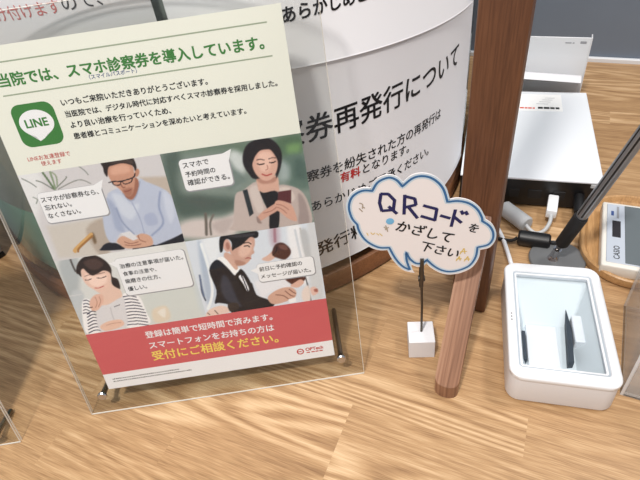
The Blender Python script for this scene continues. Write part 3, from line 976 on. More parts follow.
  ('p',(206,168,152),1,[(161.4,68.3),(161.7,74.1),(171.5,79.4),(181.2,79.7),(185.6,74.9),(183.6,68.5),(175.7,66.0),(165.6,64.8)]),
  ('l',(120,80,72),0.4,0.8,[(176.6,76.5),(180.6,71.3),(183.2,70.1)]),
  ('l',(120,80,72),0.4,0.8,[(180.1,77.8),(183.2,74.0),(184.9,72.5)]),
  ('l',(130,92,82),0.5,0.8,[(168.2,74.2),(174.3,72.1),(178.4,67.5)]),
  ('q',(236,236,240),0.8,[(177.6,67.6),(184.3,68.7),(184.3,64.0),(178.5,63.6)]),
 ]),
]
LOBES = [[(-53.1,159.6),(-57.2,167.2),(-58.7,178.1),(-56.2,187.4),(-50.9,193.1),(-44.7,195.4),(-39.4,194.7)],[(-39.4,194.7),(-36.6,200.4),(-31.9,204.2),(-25.3,205.4),(-19.5,202.4),(-16.2,197.8)],[(-16.2,197.8),(-11.3,203.0),(-5.0,205.1),(2.7,203.6),(9.8,198.2),(14.9,190.0),(17.3,180.4)],[(17.3,180.4),(23.7,181.2),(32.2,178.2),(39.5,171.4),(44.2,162.5),(45.2,159.5)],[(45.2,159.5),(50.4,154.6),(54.3,145.9),(54.6,137.2),(51.0,130.0),(44.1,127.9)],[(44.1,127.9),(43.8,119.0),(39.5,108.6),(31.6,102.8),(22.2,100.9),(14.0,103.4),(6.4,109.7),(2.4,115.4)],[(2.4,115.4),(-0.4,111.6),(-4.8,111.5),(-9.7,114.5)],[(-9.7,114.5),(-9.1,109.4),(-7.1,104.5)],[(-7.1,104.5),(-15.1,107.4),(-20.9,114.0),(-25.9,123.1),(-28.9,131.9)],[(-28.9,131.9),(-35.3,132.2),(-42.6,136.0),(-48.9,143.6),(-52.5,152.7),(-53.1,159.6)]]
LINE_LOBES = [[(-51.3,160.5),(-54.9,167.1),(-56.5,177.3),(-54.4,185.7),(-49.9,190.6),(-44.4,192.7),(-38.4,191.9)],[(-38.4,191.9),(-35.0,198.3),(-30.8,201.5),(-25.4,202.8),(-20.4,199.9),(-16.7,194.3)],[(-16.7,194.3),(-10.6,200.3),(-4.7,202.5),(2.3,201.1),(8.3,196.3),(12.8,189.2),(16.0,178.0)],[(16.0,178.0),(23.6,178.4),(31.5,175.7),(38.0,169.7),(42.1,161.7),(42.7,158.0)],[(42.7,158.0),(48.6,152.7),(52.1,145.7),(52.4,138.4),(49.2,133.0),(41.7,130.9)],[(41.7,130.9),(41.3,120.7),(37.6,111.4),(30.5,106.4),(22.0,104.5),(14.6,106.9),(8.2,112.3),(2.6,119.5)],[(2.6,119.5),(-0.5,115.9),(-5.9,115.8),(-10.8,121.1),(-14.0,128.8)],[(-14.0,128.8),(-13.5,119.3),(-10.8,108.7)],[(-10.8,108.7),(-15.1,111.3),(-19.5,116.6),(-23.7,124.8),(-27.3,134.7)],[(-27.3,134.7),(-34.7,135.1),(-41.4,139.2),(-46.9,145.6),(-50.4,154.3),(-51.3,160.5)]]


M_photo = bpy.data.materials.new('printed_photograph')
M_photo.use_nodes = True
_nt = M_photo.node_tree
_at = _nt.nodes.new('ShaderNodeAttribute')
_at.attribute_name = 'print'
_nt.links.new(_at.outputs['Color'], _nt.nodes['Principled BSDF'].inputs['Base Color'])
_nt.nodes['Principled BSDF'].inputs['Roughness'].default_value = 0.5
_nt.nodes['Principled BSDF'].inputs['Specular IOR Level'].default_value = 0.4


def poly_distance(px, py, poly):
    """signed distance to a polygon, negative inside"""
    n = len(poly)
    d = np.full(px.shape, 1e9)
    inside = np.zeros(px.shape, bool)
    for i in range(n):
        ax, ay = poly[i]
        bx, by = poly[(i + 1) % n]
        ex_, ey_ = bx - ax, by - ay
        L2 = ex_ * ex_ + ey_ * ey_ + 1e-12
        t = np.clip(((px - ax) * ex_ + (py - ay) * ey_) / L2, 0, 1)
        d = np.minimum(d, (px - ax - t * ex_) ** 2 + (py - ay - t * ey_) ** 2)
        c = (ay > py) != (by > py)
        xi = ax + (py - ay) * ex_ / (ey_ if abs(ey_) > 1e-9 else 1e-9)
        inside ^= c & (px < xi)
    d = np.sqrt(d)
    return np.where(inside, -d, d)


def line_distance(px, py, pts):
    d = np.full(px.shape, 1e9)
    for (ax, ay), (bx, by) in zip(pts, pts[1:]):
        ex_, ey_ = bx - ax, by - ay
        L2 = ex_ * ex_ + ey_ * ey_ + 1e-12
        t = np.clip(((px - ax) * ex_ + (py - ay) * ey_) / L2, 0, 1)
        d = np.minimum(d, (px - ax - t * ex_) ** 2 + (py - ay - t * ey_) ** 2)
    return np.sqrt(d)


def photograph(spec, name):
    (x0, y0, x1, y1), ground, ops = spec
    step = 0.55
    nx, ny = int((x1 - x0) / step), int((y1 - y0) / step)
    gx, gy = np.meshgrid(np.linspace(x0, x1, nx + 1), np.linspace(y0, y1, ny + 1))
    px, py = gx.ravel(), gy.ravel()
    colr = np.tile(np.array(ground, float), (len(px), 1))
    rs = np.random.RandomState(int(x0 + y0))
    for op in ops:
        if op[0] in 'pq':
            pl = op[3]
            if op[0] == 'p':
                pl = [(v.x, v.y) for v in smooth_path([(a, b, 0) for a, b in pl], 4, True)]
            soft = max(0.35, op[2])
            bx0, bx1 = min(a for a, b in pl) - soft, max(a for a, b in pl) + soft
            by0, by1 = min(b for a, b in pl) - soft, max(b for a, b in pl) + soft
            idx = np.nonzero((px > bx0) & (px < bx1) & (py > by0) & (py < by1))[0]
            if not len(idx):
                continue
            d = poly_distance(px[idx], py[idx], pl)
            a = np.clip(0.5 - d / (soft * 1.2), 0, 1)
        else:
            pl = [(v.x, v.y) for v in smooth_path([(a, b, 0) for a, b in op[4]], 5)]
            idx = np.arange(len(px))
            d = line_distance(px, py, pl)
            a = np.clip(0.5 - (d - op[3] * 0.5) / max(0.4, op[2]), 0, 1)
        a = (a * a * (3 - 2 * a))[:, None]
        colr[idx] = colr[idx] * (1 - a) + np.array(op[1], float) * a
    colr = (colr - 140) * 1.14 + 142
    colr += rs.normal(0, 2.0, (len(px), 1))
    c = np.clip(colr / 255.0, 0, 1)
    c = np.where(c <= 0.04045, c / 12.92, ((c + 0.055) / 1.055) ** 2.4)
    me = bpy.data.meshes.new(name)
    vs = np.stack([px / 1000, py / 1000, np.full(len(px), 0.00006)], 1)
    fs = []
    for j in range(ny):
        for i in range(nx):
            k = j * (nx + 1) + i
            fs.append((k, k + 1, k + nx + 2, k + nx + 1))
    me.from_pydata([tuple(v) for v in vs], [], fs)
    at = me.color_attributes.new('print', 'FLOAT_COLOR', 'POINT')
    at.data.foreach_set('color', np.concatenate([c, np.ones((len(c), 1))], 1).ravel())
    return obj(name, me, M_photo, poster)


plabels = ['photograph of a man in a pale blue shirt and glasses looking at a phone',
           'photograph of a woman in a beige jacket holding a phone among trees',
           'photograph of a woman in an apron and striped top with her hand at her chin',
           'photograph of a man in a dark suit holding a phone in a bus']
plines = [
    [('スマホが診察券なら、', (9.4, 186.6), (53.0, 186.8)), ('忘れない。', (9.8, 180.0), (30.3, 180.4)), ('なくさない。', (9.8, 173.2), (35.0, 173.8))],
    [('スマホで', (119.6, 196.4), (139.1, 197.0)), ('予約時間の', (119.8, 189.4), (142.6, 190.0)), ('確認ができる。', (119.8, 182.6), (152.0, 183.2))],
    [('治療の注意事項が届いた。', (48.8, 121.6), (100.4, 121.6)), ('食事の注意や、', (49.2, 114.4), (76.6, 114.4)), ('歯磨きの仕方、', (48.8, 107.2), (77.9, 107.2)), ('優しい。', (48.8, 99.6), (64.6, 99.8))],
    [('前日に予約確認の', (158.9, 99.4), (194.7, 99.6)), ('メッセージが届いた。', (158.9, 92.4), (201.0, 92.0))]]
pboxes = [((7.8, 55.6, 169.0, 194.0), [(50.5, 193.5), (59.2, 197.2), (54.8, 187.5)]),
          ((117.2, 154.0, 178.0, 203.0), [(149.0, 202.6), (157.5, 205.5), (153.6, 196.0)]),
          ((46.2, 102.4, 95.2, 130.6), [(47.0, 122.0), (41.0, 127.6), (48.0, 128.6)]),
          ((157.0, 204.4, 88.8, 106.4), [(158.5, 96.0), (151.6, 101.4), (158.5, 103.5)])]
M_boxline = mat('box_outline_ink', (160, 160, 166), 0.55)
for k in range(4):
    ph = photograph(PICS[k], 'photograph')
    ph['label'] = plabels[k]
    (bx0, bx1, by0, by1), tail = pboxes[k]
    obj('box_outline', rr(bx0 - 0.2, bx1 + 0.9, by0 - 1.0, by1 + 0.2, 3.4, 0.00009), M_boxline, ph)
    sb = rr(bx0, bx1, by0, by1, 3.2, 0.00012)
    join(sb, flat_poly([(a / 1000, b / 1000) for a, b in tail], 0.000125))
    obj('speech_box', sb, M_white, ph)
    for body, a, b in plines[k]:
        write('lettering', body, a, b, M_ink, ph, 0.00018, 0.013)

# ------------------------------------------------------------------ clip holder with the speech-bubble card
CB = Vector((-0.0686, 0.297, 0.0))
cz_ = math.atan2(0.335, 0.942)
hold = empty('card_holder', CB, cz_)
tag(hold, 'small white cube card holder with a thin steel stem and clip', 'card holder')
obj('cube_base', box(-0.0120, 0.0120, -0.0118, 0.0128, 0.0, 0.0238, 0.0006, 2), M_wmatte, hold)
obj('stem', tube([(0.0004, 0.0012, 0.0225), (0.0002, 0.0012, 0.06), (-0.0010, 0.0012, 0.096)], 0.0011, 10), M_darksteel, hold, True)
clip = tube([(-0.0010, -0.0020, 0.0880), (-0.0011, -0.0030, 0.100), (-0.0013, -0.0012, 0.1210)], [0.0010, 0.0019, 0.0016], 10)
add_tube(clip, [(-0.0010, 0.0030, 0.0880), (-0.0011, 0.0040, 0.100), (-0.0013, 0.0026, 0.1210)], [0.0010, 0.0019, 0.0016], 10)
add_tube(clip, [(-0.0038, 0.0008, 0.0960), (0.0018, 0.0008, 0.0960)], 0.0026, 12)
add_tube(clip, [(-0.0010, 0.0012, 0.086), (-0.0010, 0.0012, 0.098)], 0.0019, 12)
obj('clip', clip, M_darksteel, hold, True)

card = empty('bubble_card', (CB.x, CB.y, 0.0975), cz_)
card.matrix_world = Matrix.Translation((CB.x, CB.y, 0.0)) @ Matrix.Rotation(cz_, 4, 'Z') @ Matrix.Rotation(R(90), 4, 'X')
card.location.z = 0.0
tag(card, 'white speech-bubble shaped card with blue outline and hand lettering held in the clip', 'card')


def lobed(lobes, n=5):
    out = []
    for L_ in lobes:
        out += [(v.x / 1000, v.y / 1000) for v in smooth_path([(a, b, 0) for a, b in L_], n)[:-1]]
    return out


outl = lobed(LOBES)
cb = bmesh.new()
vf = [cb.verts.new((x, y, 0.0006)) for x, y in outl]
vb = [cb.verts.new((x, y, 0.0)) for x, y in outl]
f1 = cb.faces.new(vf)
f2 = cb.faces.new(vb)
n_ = len(vf)
for k in range(n_):
    cb.faces.new((vf[k], vf[(k + 1) % n_], vb[(k + 1) % n_], vb[k]))
bmesh.ops.triangulate(cb, faces=[f1, f2], ngon_method='EAR_CLIP')
M_card = mat('card_stock', (247, 243, 245), 0.55, spec=0.35)
obj('board', cb, M_card, card)
inl = lobed(LINE_LOBES)
obj('pale_outline', strip(inl, 0.0044, 0.00068, True), mat('pale_blue_ink', (206, 226, 242), 0.6), card)
obj('outline', strip(inl, 0.0018, 0.00075, True), mat('mid_blue_ink', (48, 108, 164), 0.55), card)


def pen(strokes, width, m, name='hand_lettering', z=0.00085):
    bm = bmesh.new()
    for i, s in enumerate(strokes):
        pth = s if len(s) == 2 else [(v.x, v.y) for v in smooth_path([(a, b, 0) for a, b in s], 5)]
        join(bm, strip([(a / 1000, b / 1000) for a, b in pth], width / 1000, z + i * 0.000004))
    return obj(name, bm, m, card)


# Q and R drawn with a broad navy marker, boxy strokes
Q = [[(-32.6, 188.6), (-26.6, 188.0)], [(-27.0, 188.2), (-22.2, 181.6)], [(-22.4, 182.4), (-23.6, 172.6)], [(-23.0, 173.0), (-32.2, 172.6)], [(-32.0, 172.2), (-33.6, 180.5)], [(-33.6, 180.0), (-32.2, 189.0)], [(-27.0, 176.6), (-20.8, 169.0)]]
Rr = [[(-15.0, 186.6), (-15.6, 168.0)], [(-15.6, 185.4), (-7.6, 182.4)], [(-7.8, 182.8), (-6.8, 176.4)], [(-6.6, 176.8), (-14.8, 174.8)], [(-12.6, 175.4), (-5.4, 163.6)]]
sh = [[(a, b + 0.3) for a, b in s] for s in Q + Rr]
pen(sh, 2.5, M_navy)
Ko = [[(-1.6, 176.0), (8.8, 171.8)], [(8.6, 172.4), (7.4, 160.4)], [(-3.2, 166.0), (8.0, 161.0)]]
Bar = [[(11.2, 165.6), (19.0, 162.2)]]
Do = [[(22.2, 170.6), (20.0, 153.8)], [(21.6, 163.6), (27.6, 157.2)], [(26.4, 169.2), (28.2, 165.4)], [(29.6, 168.4), (31.4, 164.8)]]
pen(Ko + Bar + Do, 2.5, M_navy)
write('hand_lettering', 'を', (32.2, 149.6), (39.4, 146.6), M_ink, card, 0.00085, 0.016)
write('hand_lettering', 'かざして', (-22.6, 153.6), (20.4, 137.6), M_ink, card, 0.00085, 0.016)
write('hand_lettering', '下さい', (-4.0, 131.8), (26.4, 120.4), M_ink, card, 0.00085, 0.016)
M_gold = mat('gold_ink', (226, 196, 96), 0.5)
stars = []
for sx, sy, sr in ((31.4, 127.4, 3.2), (28.4, 119.4, 2.6), (35.0, 118.8, 2.8)):
    stars += [[(sx - sr * 0.9, sy - sr), (sx, sy + sr)], [(sx, sy + sr), (sx + sr * 0.35, sy - sr * 0.9)], [(sx - sr * 0.9, sy - sr * 0.2), (sx + sr * 0.8, sy - sr * 0.1)]]
pen(stars, 0.75, M_gold, 'gold_sparkles')
M_taupe = mat('taupe_ink', (176, 164, 148), 0.6)
pen([[(-48.5, 181.5), (-46.2, 180.0), (-46.5, 176.0)], [(-49.0, 176.5), (-46.5, 173.0)], [(-46.8, 178.0), (-44.6, 176.4)]], 0.9, M_taupe, 'taupe_scribble')
pen([[(-31.0, 157.0), (-28.2, 153.6)], [(-30.2, 153.8), (-27.4, 156.4)], [(-29.6, 158.4), (-28.2, 151.8)]], 0.9, M_taupe, 'taupe_scribble')
pen([[(-44.5, 151.6), (-43.4, 148.8)], [(-41.4, 151.8), (-39.8, 149.8), (-38.2, 151.2)], [(-37.0, 150.6), (-35.0, 148.6)], [(-34.6, 150.4), (-32.4, 147.6)]], 0.7, M_gold, 'gold_scribble')
dt = lathe([(0.0, 0.00095), (0.0020, 0.00093), (0.0031, 0.00085)], 28)
o_ = obj('blue_spot', dt, mat('sky_blue_ink', (120, 190, 235), 0.5), card)
o_.location = (-0.0262, 0.1622, 0)

# ------------------------------------------------------------------ code reader (white box with a window)
qr = empty('code_reader', (0, 0, 0), R(10.0))
tag(qr, 'white box-shaped code reader with a clear window in its top', 'scanner')
u0, u1, v0, v1, H_ = 0.0592, 0.1457, 0.2588, 0.3935, 0.038


def ring(x0, x1, y0, y1, r, z, n=6):
    return [(x, y, z) for x, y in rrect(x0, x1, y0, y1, r, n)]


wi = (u0 + 0.0110, u1 - 0.0115, v0 + 0.0135, v1 - 0.0150)      # window opening
body = loft([ring(u0 + 0.004, u1 - 0.004, v0 + 0.004, v1 - 0.004, 0.008, 0.0),
             ring(u0 + 0.0015, u1 - 0.0015, v0 + 0.0015, v1 - 0.0015, 0.010, 0.0015),
             ring(u0 + 0.0005, u1 - 0.0005, v0 + 0.0005, v1 - 0.0005, 0.011, 0.004),
             ring(u0 + 0.0010, u1 - 0.0010, v0 + 0.0010, v1 - 0.0010, 0.011, 0.0315),
             ring(wi[0] - 0.002, wi[1] + 0.002, wi[2] - 0.002, wi[3] + 0.002, 0.003, 0.0315)], True, False)
obj('body', body, M_wmatte, qr, True)
cav = loft([ring(wi[0] - 0.002, wi[1] + 0.002, wi[2] - 0.002, wi[3] + 0.002, 0.003, 0.0315),
            ring(wi[0] + 0.008, wi[1] - 0.014, wi[2] + 0.003, wi[3] - 0.038, 0.003, 0.0080)], False, True)
obj('cavity', cav, mat('pale_grey_inner_plastic', (220, 227, 231), 0.5), qr)
lid = loft([ring(u0 + 0.0006, u1 - 0.0006, v0 + 0.0006, v1 - 0.0006, 0.0112, 0.0320),
            ring(u0, u1, v0, v1, 0.0115, 0.0330),
            ring(u0, u1, v0, v1, 0.0115, 0.0362),
            ring(u0 + 0.0008, u1 - 0.0008, v0 + 0.0008, v1 - 0.0008, 0.011, 0.0374),
            ring(u0 + 0.0022, u1 - 0.0022, v0 + 0.0022, v1 - 0.0022, 0.010, H_),
            ring(wi[0] - 0.0035, wi[1] + 0.0035, wi[2] - 0.0035, wi[3] + 0.0035, 0.0035, H_),
            ring(wi[0] - 0.0030, wi[1] + 0.0030, wi[2] - 0.0030, wi[3] + 0.0030, 0.003, H_ - 0.0012),
            ring(wi[0], wi[1], wi[2], wi[3], 0.0015, H_ - 0.0014),
            ring(wi[0], wi[1], wi[2], wi[3], 0.0015, 0.0335),
            ring(wi[0] - 0.0006, wi[1] + 0.0006, wi[2] - 0.0006, wi[3] + 0.0006, 0.0015, 0.0320)], False, False)
obj('lid', lid, M_wplastic, qr, True)
obj('window', box(wi[0] + 0.0002, wi[1] - 0.0002, wi[2] + 0.0002, wi[3] - 0.0002, 0.0340, 0.0352), M_window, qr)
gk = loft([ring(wi[0] - 0.0031, wi[1] + 0.0031, wi[2] - 0.0031, wi[3] + 0.0031, 0.003, H_ - 0.00115), ring(wi[0] - 0.0016, wi[1] + 0.0016, wi[2] - 0.0016, wi[3] + 0.0016, 0.002, H_ - 0.00125)], False, False)
obj('gasket', gk, mat('grey_gasket', (176, 186, 196), 0.5), qr)
# inside: pale floor, side ledges, two dark slots and the lens block
obj('inner_ledge', box(0.0795, 0.1065, 0.2785, 0.3360, 0.0060, 0.0130, 0.001, 2), M_wplastic, qr)
obj('inner_block', box(0.1195, 0.1280, 0.3150, 0.3460, 0.0060, 0.0205, 0.001, 2), M_wplastic, qr)
obj('dark_slot', prism([(0.1122, 0.2940), (0.1168, 0.2950), (0.1192, 0.3310), (0.1165, 0.3580)], 0.0060, 0.0165), M_slot, qr)
obj('dark_slot', box(0.0752, 0.0780, 0.2930, 0.3245, 0.0060, 0.0165), M_slot, qr)
for k in range(3):
    dd = lathe([(0.0, 0.0), (0.0007, 0.0), (0.0007, 0.0003), (0.0, 0.0003)], 12)
    o_ = obj('indicator_light', dd, M_dgrey, qr)
    o_.location = (u0 + 0.0042, v0 + 0.0600 + k * 0.0036, H_)

# ------------------------------------------------------------------ mini computer, its label, plugs and cables
pc = empty('mini_computer', (0.0770, 0.5500, 0.0), R(7.0))
tag(pc, 'flat white-topped mini computer with black sides behind the code reader', 'computer')
PW, PD, PH = 0.158, 0.222, 0.0425
obj('chassis', box(-PW, 0, 0.0008, PD, 0.003, 0.0405, 0.001, 2), M_black, pc)
obj('top_cover', box(-PW - 0.0006, 0.0006, 0.0, PD + 0.0006, 0.0395, PH, 0.0012, 2), mat('cool_white_cover', (232, 236, 242), 0.45), pc)
for fx, fy in ((-0.015, 0.015), (-0.015, PD - 0.015), (-PW + 0.015, 0.015), (-PW + 0.015, PD - 0.015)):
    o_ = obj('rubber_foot', lathe([(0, 0), (0.006, 0), (0.006, 0.0035), (0, 0.0035)], 20), M_blackr, pc)
    o_.location = (fx, fy, 0)
for px, wd in ((-0.050, 0.013), (-0.078, 0.015), (-0.100, 0.012), (-0.122, 0.012)):
    obj('port', box(px, px + wd, -0.0002, 0.0012, 0.014, 0.026, 0.0004, 1), M_blackr, pc)
obj('silver_tab', box(-0.0125, -0.0030, -0.0006, 0.0010, 0.0345, 0.0392, 0.0004, 1), M_gplastic, pc)
lb = obj('label', box(-0.130, -0.034, PD - 0.058, PD - 0.009, PH - 0.0001, PH + 0.0002), mat('label_paper', (252, 252, 252), 0.6), pc)
M_labelred = mat('label_red_ink', (222, 96, 80), 0.6)
for x_, wd in ((-90, 5.5), (-83.4, 3.6), (-79.0, 5.0), (-73.0, 3.0)):
    obj('red_print', rect(x_, x_ + wd, (PD - 0.0525) * 1000, (PD - 0.0485) * 1000, PH + 0.0003), M_labelred, lb)
for x_, wd in ((-66, 6.5), (-58.4, 7.5), (-49.8, 5.6), (-43.0, 5.0)):
    obj('black_print', rect(x_, x_ + wd, (PD - 0.0520) * 1000, (PD - 0.0465) * 1000, PH + 0.0003), M_ink, lb)
for k in range(4):
    obj('grey_print', rect(-68 + 4 * k, -52 + 3 * k, (PD - 0.0380 + 0.006 * k) * 1000, (PD - 0.0370 + 0.006 * k) * 1000, PH + 0.0003), M_grey_ink, lb)

# grey data cable: plug in the computer, ferrite sleeve, run round to the reader
dc = empty('data_cable', (0.0285, 0.535, 0.0))
tag(dc, 'pale data cable with square plug and fat grey sleeve in front of the computer', 'cable')
obj('plug', local(dc, box(0.0228, 0.0343, 0.5110, 0.5430, 0.0115, 0.0225, 0.0015, 2)), M_wplastic, dc, True)
pl_ = smooth_path([(0.0286, 0.511, 0.0165), (0.0285, 0.500, 0.0140), (0.0240, 0.4905, 0.0085), (0.0160, 0.4875, 0.0055), (0.0080, 0.4905, 0.0080), (0.0030, 0.4960, 0.0100)], 8)
obj('wire', local(dc, tube(pl_, 0.0022, 12)), M_gplastic, dc, True)
fa, fb_ = Vector((0.0055, 0.4945, 0.0098)), Vector((-0.0245, 0.5200, 0.0098))
obj('ferrite_sleeve', local(dc, tube([fa, fa.lerp(fb_, 0.05), fa.lerp(fb_, 0.95), fb_], [0.0080, 0.0096, 0.0096, 0.0080], 28)), M_gplastic, dc, True)
pl_ = smooth_path([tuple(fb_), (-0.0310, 0.5260, 0.0070), (-0.0395, 0.5230, 0.0032), (-0.0372, 0.5080, 0.0026), (-0.0270, 0.4910, 0.0026), (-0.0175, 0.4720, 0.0026), (-0.0085, 0.4480, 0.0028), (0.0000, 0.4200, 0.0060), (0.0050, 0.4000, 0.0120), (0.0068, 0.3920, 0.0150)], 8)
obj('wire', local(dc, tube(pl_, 0.0024, 12)), M_wplastic, dc, True)

bc = empty('power_cable', (0.0158, 0.475, 0.0))
tag(bc, 'black power cable with a black sleeve lying below the fat grey sleeve', 'cable')
ba, bb_ = Vector((-0.0020, 0.4715, 0.0090)), Vector((0.0322, 0.4725, 0.0090))
obj('sleeve', local(bc, tube([ba, ba.lerp(bb_, 0.06), ba.lerp(bb_, 0.94), bb_], [0.0070, 0.0088, 0.0088, 0.0070], 28)), M_black, bc, True)
pl_ = smooth_path([(0.0325, 0.4725, 0.0085), (0.0400, 0.4750, 0.0070), (0.0480, 0.4830, 0.0040), (0.0550, 0.4960, 0.0040), (0.0570, 0.5100, 0.0090), (0.0568, 0.5210, 0.0150), (0.0565, 0.5280, 0.0180)], 8)
obj('wire', local(bc, tube(pl_, 0.0019, 10)), M_blackr, bc, True)
pl_ = smooth_path([(-0.0020, 0.4715, 0.0080), (-0.0100, 0.4690, 0.0040), (-0.0320, 0.4740, 0.0022), (-0.0500, 0.4880, 0.0040), (-0.0560, 0.5080, 0.0130), (-0.0560, 0.5210, 0.0190)], 8)
obj('wire', local(bc, tube(pl_, 0.0019, 10)), M_blackr, bc, True)
obj('plug', local(bc, tube([(-0.0560, 0.5190, 0.0185), (-0.0558, 0.5250, 0.0195), (-0.0556, 0.5325, 0.0200)], [0.0042, 0.0052, 0.0052], 20)), M_black, bc, True)
obj('plug', local(bc, tube([(0.0566, 0.5200, 0.0180), (0.0560, 0.5320, 0.0200), (0.0555, 0.5470, 0.0210)], [0.0048, 0.0060, 0.0060], 20)), M_black, bc, True)

# ------------------------------------------------------------------ frosted sheet holder with folded paper, behind the computer
fh = empty('leaflet_holder', (-0.001, 0.800, 0.0), R(2.0))
tag(fh, 'frosted plastic leaflet holder standing behind the mini computer', 'leaflet holder')
obj('back_sheet', box(-0.105, 0.0430, 0.000, 0.0018, 0.0, 0.1090, 0.0004, 1), M_holder, fh)
obj('side_fold', box(0.0430, 0.0448, 0.000, 0.014, 0.0, 0.1090, 0.0004, 1), M_holder, fh)
obj('base_sheet', box(-0.105, 0.0430, 0.0018, 0.045, 0.0, 0.0018, 0.0004, 1), M_holder, fh)
for x_, wd in ((0.0105, 0.0080), (0.0200, 0.0025), (0.0300, 0.0080)):
    obj('small_print', box(x_, x_ + wd, -0.0003, 0.0, 0.1005, 0.1020 if wd < 0.0078 or x_ < 0.02 else 0.1038), M_grey_ink, fh)
lf = empty('leaflet', (-0.001, 0.7935, 0.0), R(2.0))
tag(lf, 'white leaflet with a curled upper edge in front of the frosted holder', 'leaflet')
bm = bmesh.new()
prof2 = [(0.0, 0.044), (-0.0006, 0.052), (-0.0030, 0.058), (-0.0080, 0.0615), (-0.0180, 0.0625), (-0.0300, 0.0605)]
rows = []
for (y_, z_) in prof2:
    rows.append([(x_, y_ - 0.0045 * (0 if z_ < 0.05 else 1) * 0.2, z_ + 0.0035 * (-x_ / 0.14) * (1 if z_ > 0.05 else 0)) for x_ in np.linspace(-0.098, 0.040, 12)])
va = [[bm.verts.new(p) for p in r_] for r_ in rows]
vb2 = [[bm.verts.new((p[0], p[1] + 0.0004, p[2] - 0.0004)) for p in r_] for r_ in rows]
for a, b in zip(va, va[1:]):
    for k in range(11):
        bm.faces.new((a[k], a[k + 1], b[k + 1], b[k]))
for a, b in zip(vb2, vb2[1:]):
    for k in range(11):
        bm.faces.new((a[k], b[k], b[k + 1], a[k + 1]))
loop_a = va[0] + [r_[-1] for r_ in va[1:-1]] + va[-1][::-1] + [r_[0] for r_ in va[1:-1]][::-1]
loop_b = vb2[0] + [r_[-1] for r_ in vb2[1:-1]] + vb2[-1][::-1] + [r_[0] for r_ in vb2[1:-1]][::-1]
for k in range(len(loop_a)):
    bm.faces.new((loop_a[k], loop_a[(k + 1) % len(loop_a)], loop_b[(k + 1) % len(loop_a)], loop_b[k]))
obj('curled_sheet', bm, M_paper, lf, True)
obj('standing_sheet', box(-0.098, 0.040, -0.0002, 0.0004, 0.0, 0.0442), M_paper, lf)

# ------------------------------------------------------------------ pen on its round base
SK = Vector((0.0373, 0.4505, 0.012))
EN = Vector((0.0734, 0.420, 0.179))
ps = empty('pen_stand', (0.0415, 0.4535, 0.0))
tag(ps, 'round dark grey pen stand with a chrome socket behind the code reader', 'pen stand')
obj('disc', lathe([(0.0, 0.0), (0.0265, 0.0), (0.0285, 0.001), (0.0290, 0.003), (0.0280, 0.0048), (0.024, 0.0058), (0.0, 0.0062)], 56), M_dgrey, ps, True)
obj('socket', local(ps, tube([(0.0373, 0.4505, 0.0060), (0.0373, 0.4505, 0.0085), SK + Vector((0, 0, -0.001)), SK.lerp(EN, 0.035), SK.lerp(EN, 0.059)], [0.0060, 0.0046, 0.0038, 0.0036, 0.0042], 24)), M_chrome, ps, True)
pn = empty('pen', SK)
tag(pn, 'grey desk pen with black grip leaning right out of its round stand', 'pen')
obj('nose', local(pn, tube([SK.lerp(EN, t) for t in (0.060, 0.08, 0.110)], [0.0022, 0.0030, 0.0050], 24)), M_steel, pn, True)
obj('grip', local(pn, tube([SK.lerp(EN, t) for t in (0.1102, 0.125, 0.375, 0.39)], [0.0054, 0.0068, 0.0070, 0.0062], 28)), M_blackr, pn, True)
obj('barrel', local(pn, tube([SK.lerp(EN, t) for t in (0.3902, 0.41, 1.10, 1.12)], [0.0050, 0.0055, 0.0055, 0.0040], 28)), mat('grey_metal_barrel', (150, 152, 156), 0.35, metal=0.7), pn, True)
ax = (EN - SK).normalized()
toc = (Vector((0, 0, 0.417)) - SK.lerp(EN, 0.7))
toc = (toc - ax * toc.dot(ax)).normalized()
sdv = ax.cross(toc)
for a_ in (-42, 6, 150, 210):
    off = (toc * math.cos(R(a_)) + sdv * math.sin(R(a_))) * 0.0048
    obj('stripe', local(pn, tube([SK.lerp(EN, 0.412) + off, SK.lerp(EN, 1.09) + off], 0.0011, 8)), M_black, pn, True)

# ------------------------------------------------------------------ tray with the calculator
tr = empty('wooden_tray', (0.0615, 0.4295, 0.0))
tag(tr, 'tan wooden tray with rounded corners under the calculator', 'tray')


def rrx(i, z):
    return [(x, y, z) for x, y in rrect(0.0 + i, 0.215 - i, 0.0 + i * 1.0, 0.150 - i, 0.052 - i, 10)]


obj('dish', loft([rrx(0.004, 0.0), rrx(0.001, 0.002), rrx(0.0, 0.006), rrx(0.0006, 0.0105), rrx(0.002, 0.0115), rrx(0.0045, 0.0108), rrx(0.008, 0.0055), rrx(0.012, 0.0042)]), M_tray, tr, True)

ca = empty('calculator', (0.0812, 0.4400, 0.0044), R(0.0))
tag(ca, 'white desk calculator with grey display lying on the wooden tray', 'calculator')
cw, cl_ = 0.108, 0.170
cbm = box(0, cl_, 0, cw, 0.0, 0.0150, 0.0022, 3)
obj('case', cbm, mat('cream_white_case', (228, 224, 216), 0.45), ca, True)
obj('face_plate', box(0.0045, cl_ - 0.004, 0.005, cw - 0.005, 0.0148, 0.0160, 0.0005, 1), mat('silver_face', (196, 204, 216), 0.35, metal=0.1), ca)
obj('display_panel', box(0.0220, 0.068, 0.006, cw - 0.006, 0.0158, 0.0166, 0.0003, 1), mat('display_glass_grey', (104, 112, 116), 0.25), ca)
obj('solar_cell', box(0.0098, 0.0180, 0.045, 0.073, 0.0158, 0.0165, 0.0003, 1), mat('solar_dark', (48, 46, 50), 0.25), ca)
for i in range(5):
    for j in range(4):
        obj('key', box(0.080 + j * 0.0205, 0.0955 + j * 0.0205, 0.009 + i * 0.0190, 0.0235 + i * 0.0190, 0.0158, 0.0190, 0.001, 2), M_gplastic if (i + j) % 3 else M_dgrey, ca)
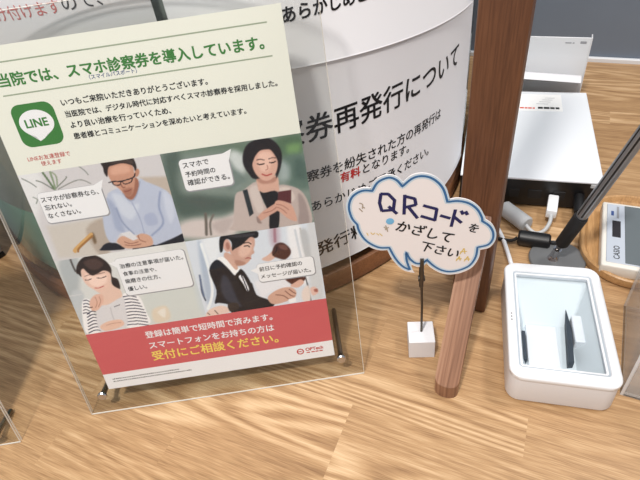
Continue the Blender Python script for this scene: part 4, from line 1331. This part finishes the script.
tx = write('maker_name', 'CASIO', (0, 0), (20.5, 0), M_ink, ca, 0.0161, 0.012, hscale=1.12)
tx.rotation_euler = (0, 0, R(90))
tx.location = (0.0168, 0.0105, 0.0)
for k in range(2):
    obj('small_print', box(0.0085 + k * 0.0056, 0.0112 + k * 0.0052, 0.082 - 0.004 * k, 0.086 + 0.009 * k + 0.004, 0.0159, 0.0162), M_bluink if k == 0 else M_grey_ink, ca)

# ------------------------------------------------------------------ clear box at the right edge
xb = empty('acrylic_box', (0.1030, 0.3015, 0.0), R(-2.0))
tag(xb, 'smoky clear acrylic box standing at the right edge beside the code reader', 'box')
bx_w, bx_d, bx_h = 0.15, 0.106, 0.125


def panel(x0, x1, y0, y1, z0, z1):
    bm = bmesh.new()
    add_box(bm, x0, x1, y0, y1, z0, z1, 0.0002, 1)
    bm.normal_update()
    d = [x1 - x0, y1 - y0, z1 - z0]
    ax_ = d.index(min(d))
    for f in bm.faces:
        f.material_index = 0 if abs(f.normal[ax_]) > 0.9 else 1
    return bm


E2 = mat('bright_acrylic_edge', (222, 222, 224), 0.25, spec=0.6)
obj('side_panel', panel(0.0, 0.0022, 0.0, bx_d, 0.0, bx_h), [M_smoke, E2], xb)
obj('side_panel', panel(bx_w - 0.0022, bx_w, 0.0, bx_d, 0.0, bx_h), [M_smoke, E2], xb)
obj('front_panel', panel(0.0023, bx_w - 0.0023, 0.0, 0.0022, 0.0, bx_h), [M_smoke, E2], xb)
obj('back_panel', panel(0.0023, bx_w - 0.0023, bx_d - 0.0022, bx_d, 0.0, bx_h), [M_smoke, E2], xb)
obj('bottom_panel', panel(0.0023, bx_w - 0.0023, 0.0023, bx_d - 0.0023, 0.0, 0.0022), [M_smoke, E2], xb)

# ------------------------------------------------------------------ blue-grey case at the far left
cs = empty('storage_case', (-0.618, 0.262, 0.0), R(-16.0))
tag(cs, 'blue-grey storage case with a black base beside the tank at the left edge', 'case')
obj('shell', box(-0.16, 0.0, -0.09, 0.012, 0.0060, 0.085, 0.006, 3), mat('blue_grey_plastic', (158, 166, 182), 0.5), cs, True)
obj('base', box(-0.158, -0.001, -0.088, 0.011, 0.0, 0.0060, 0.002, 2), M_black, cs, True)
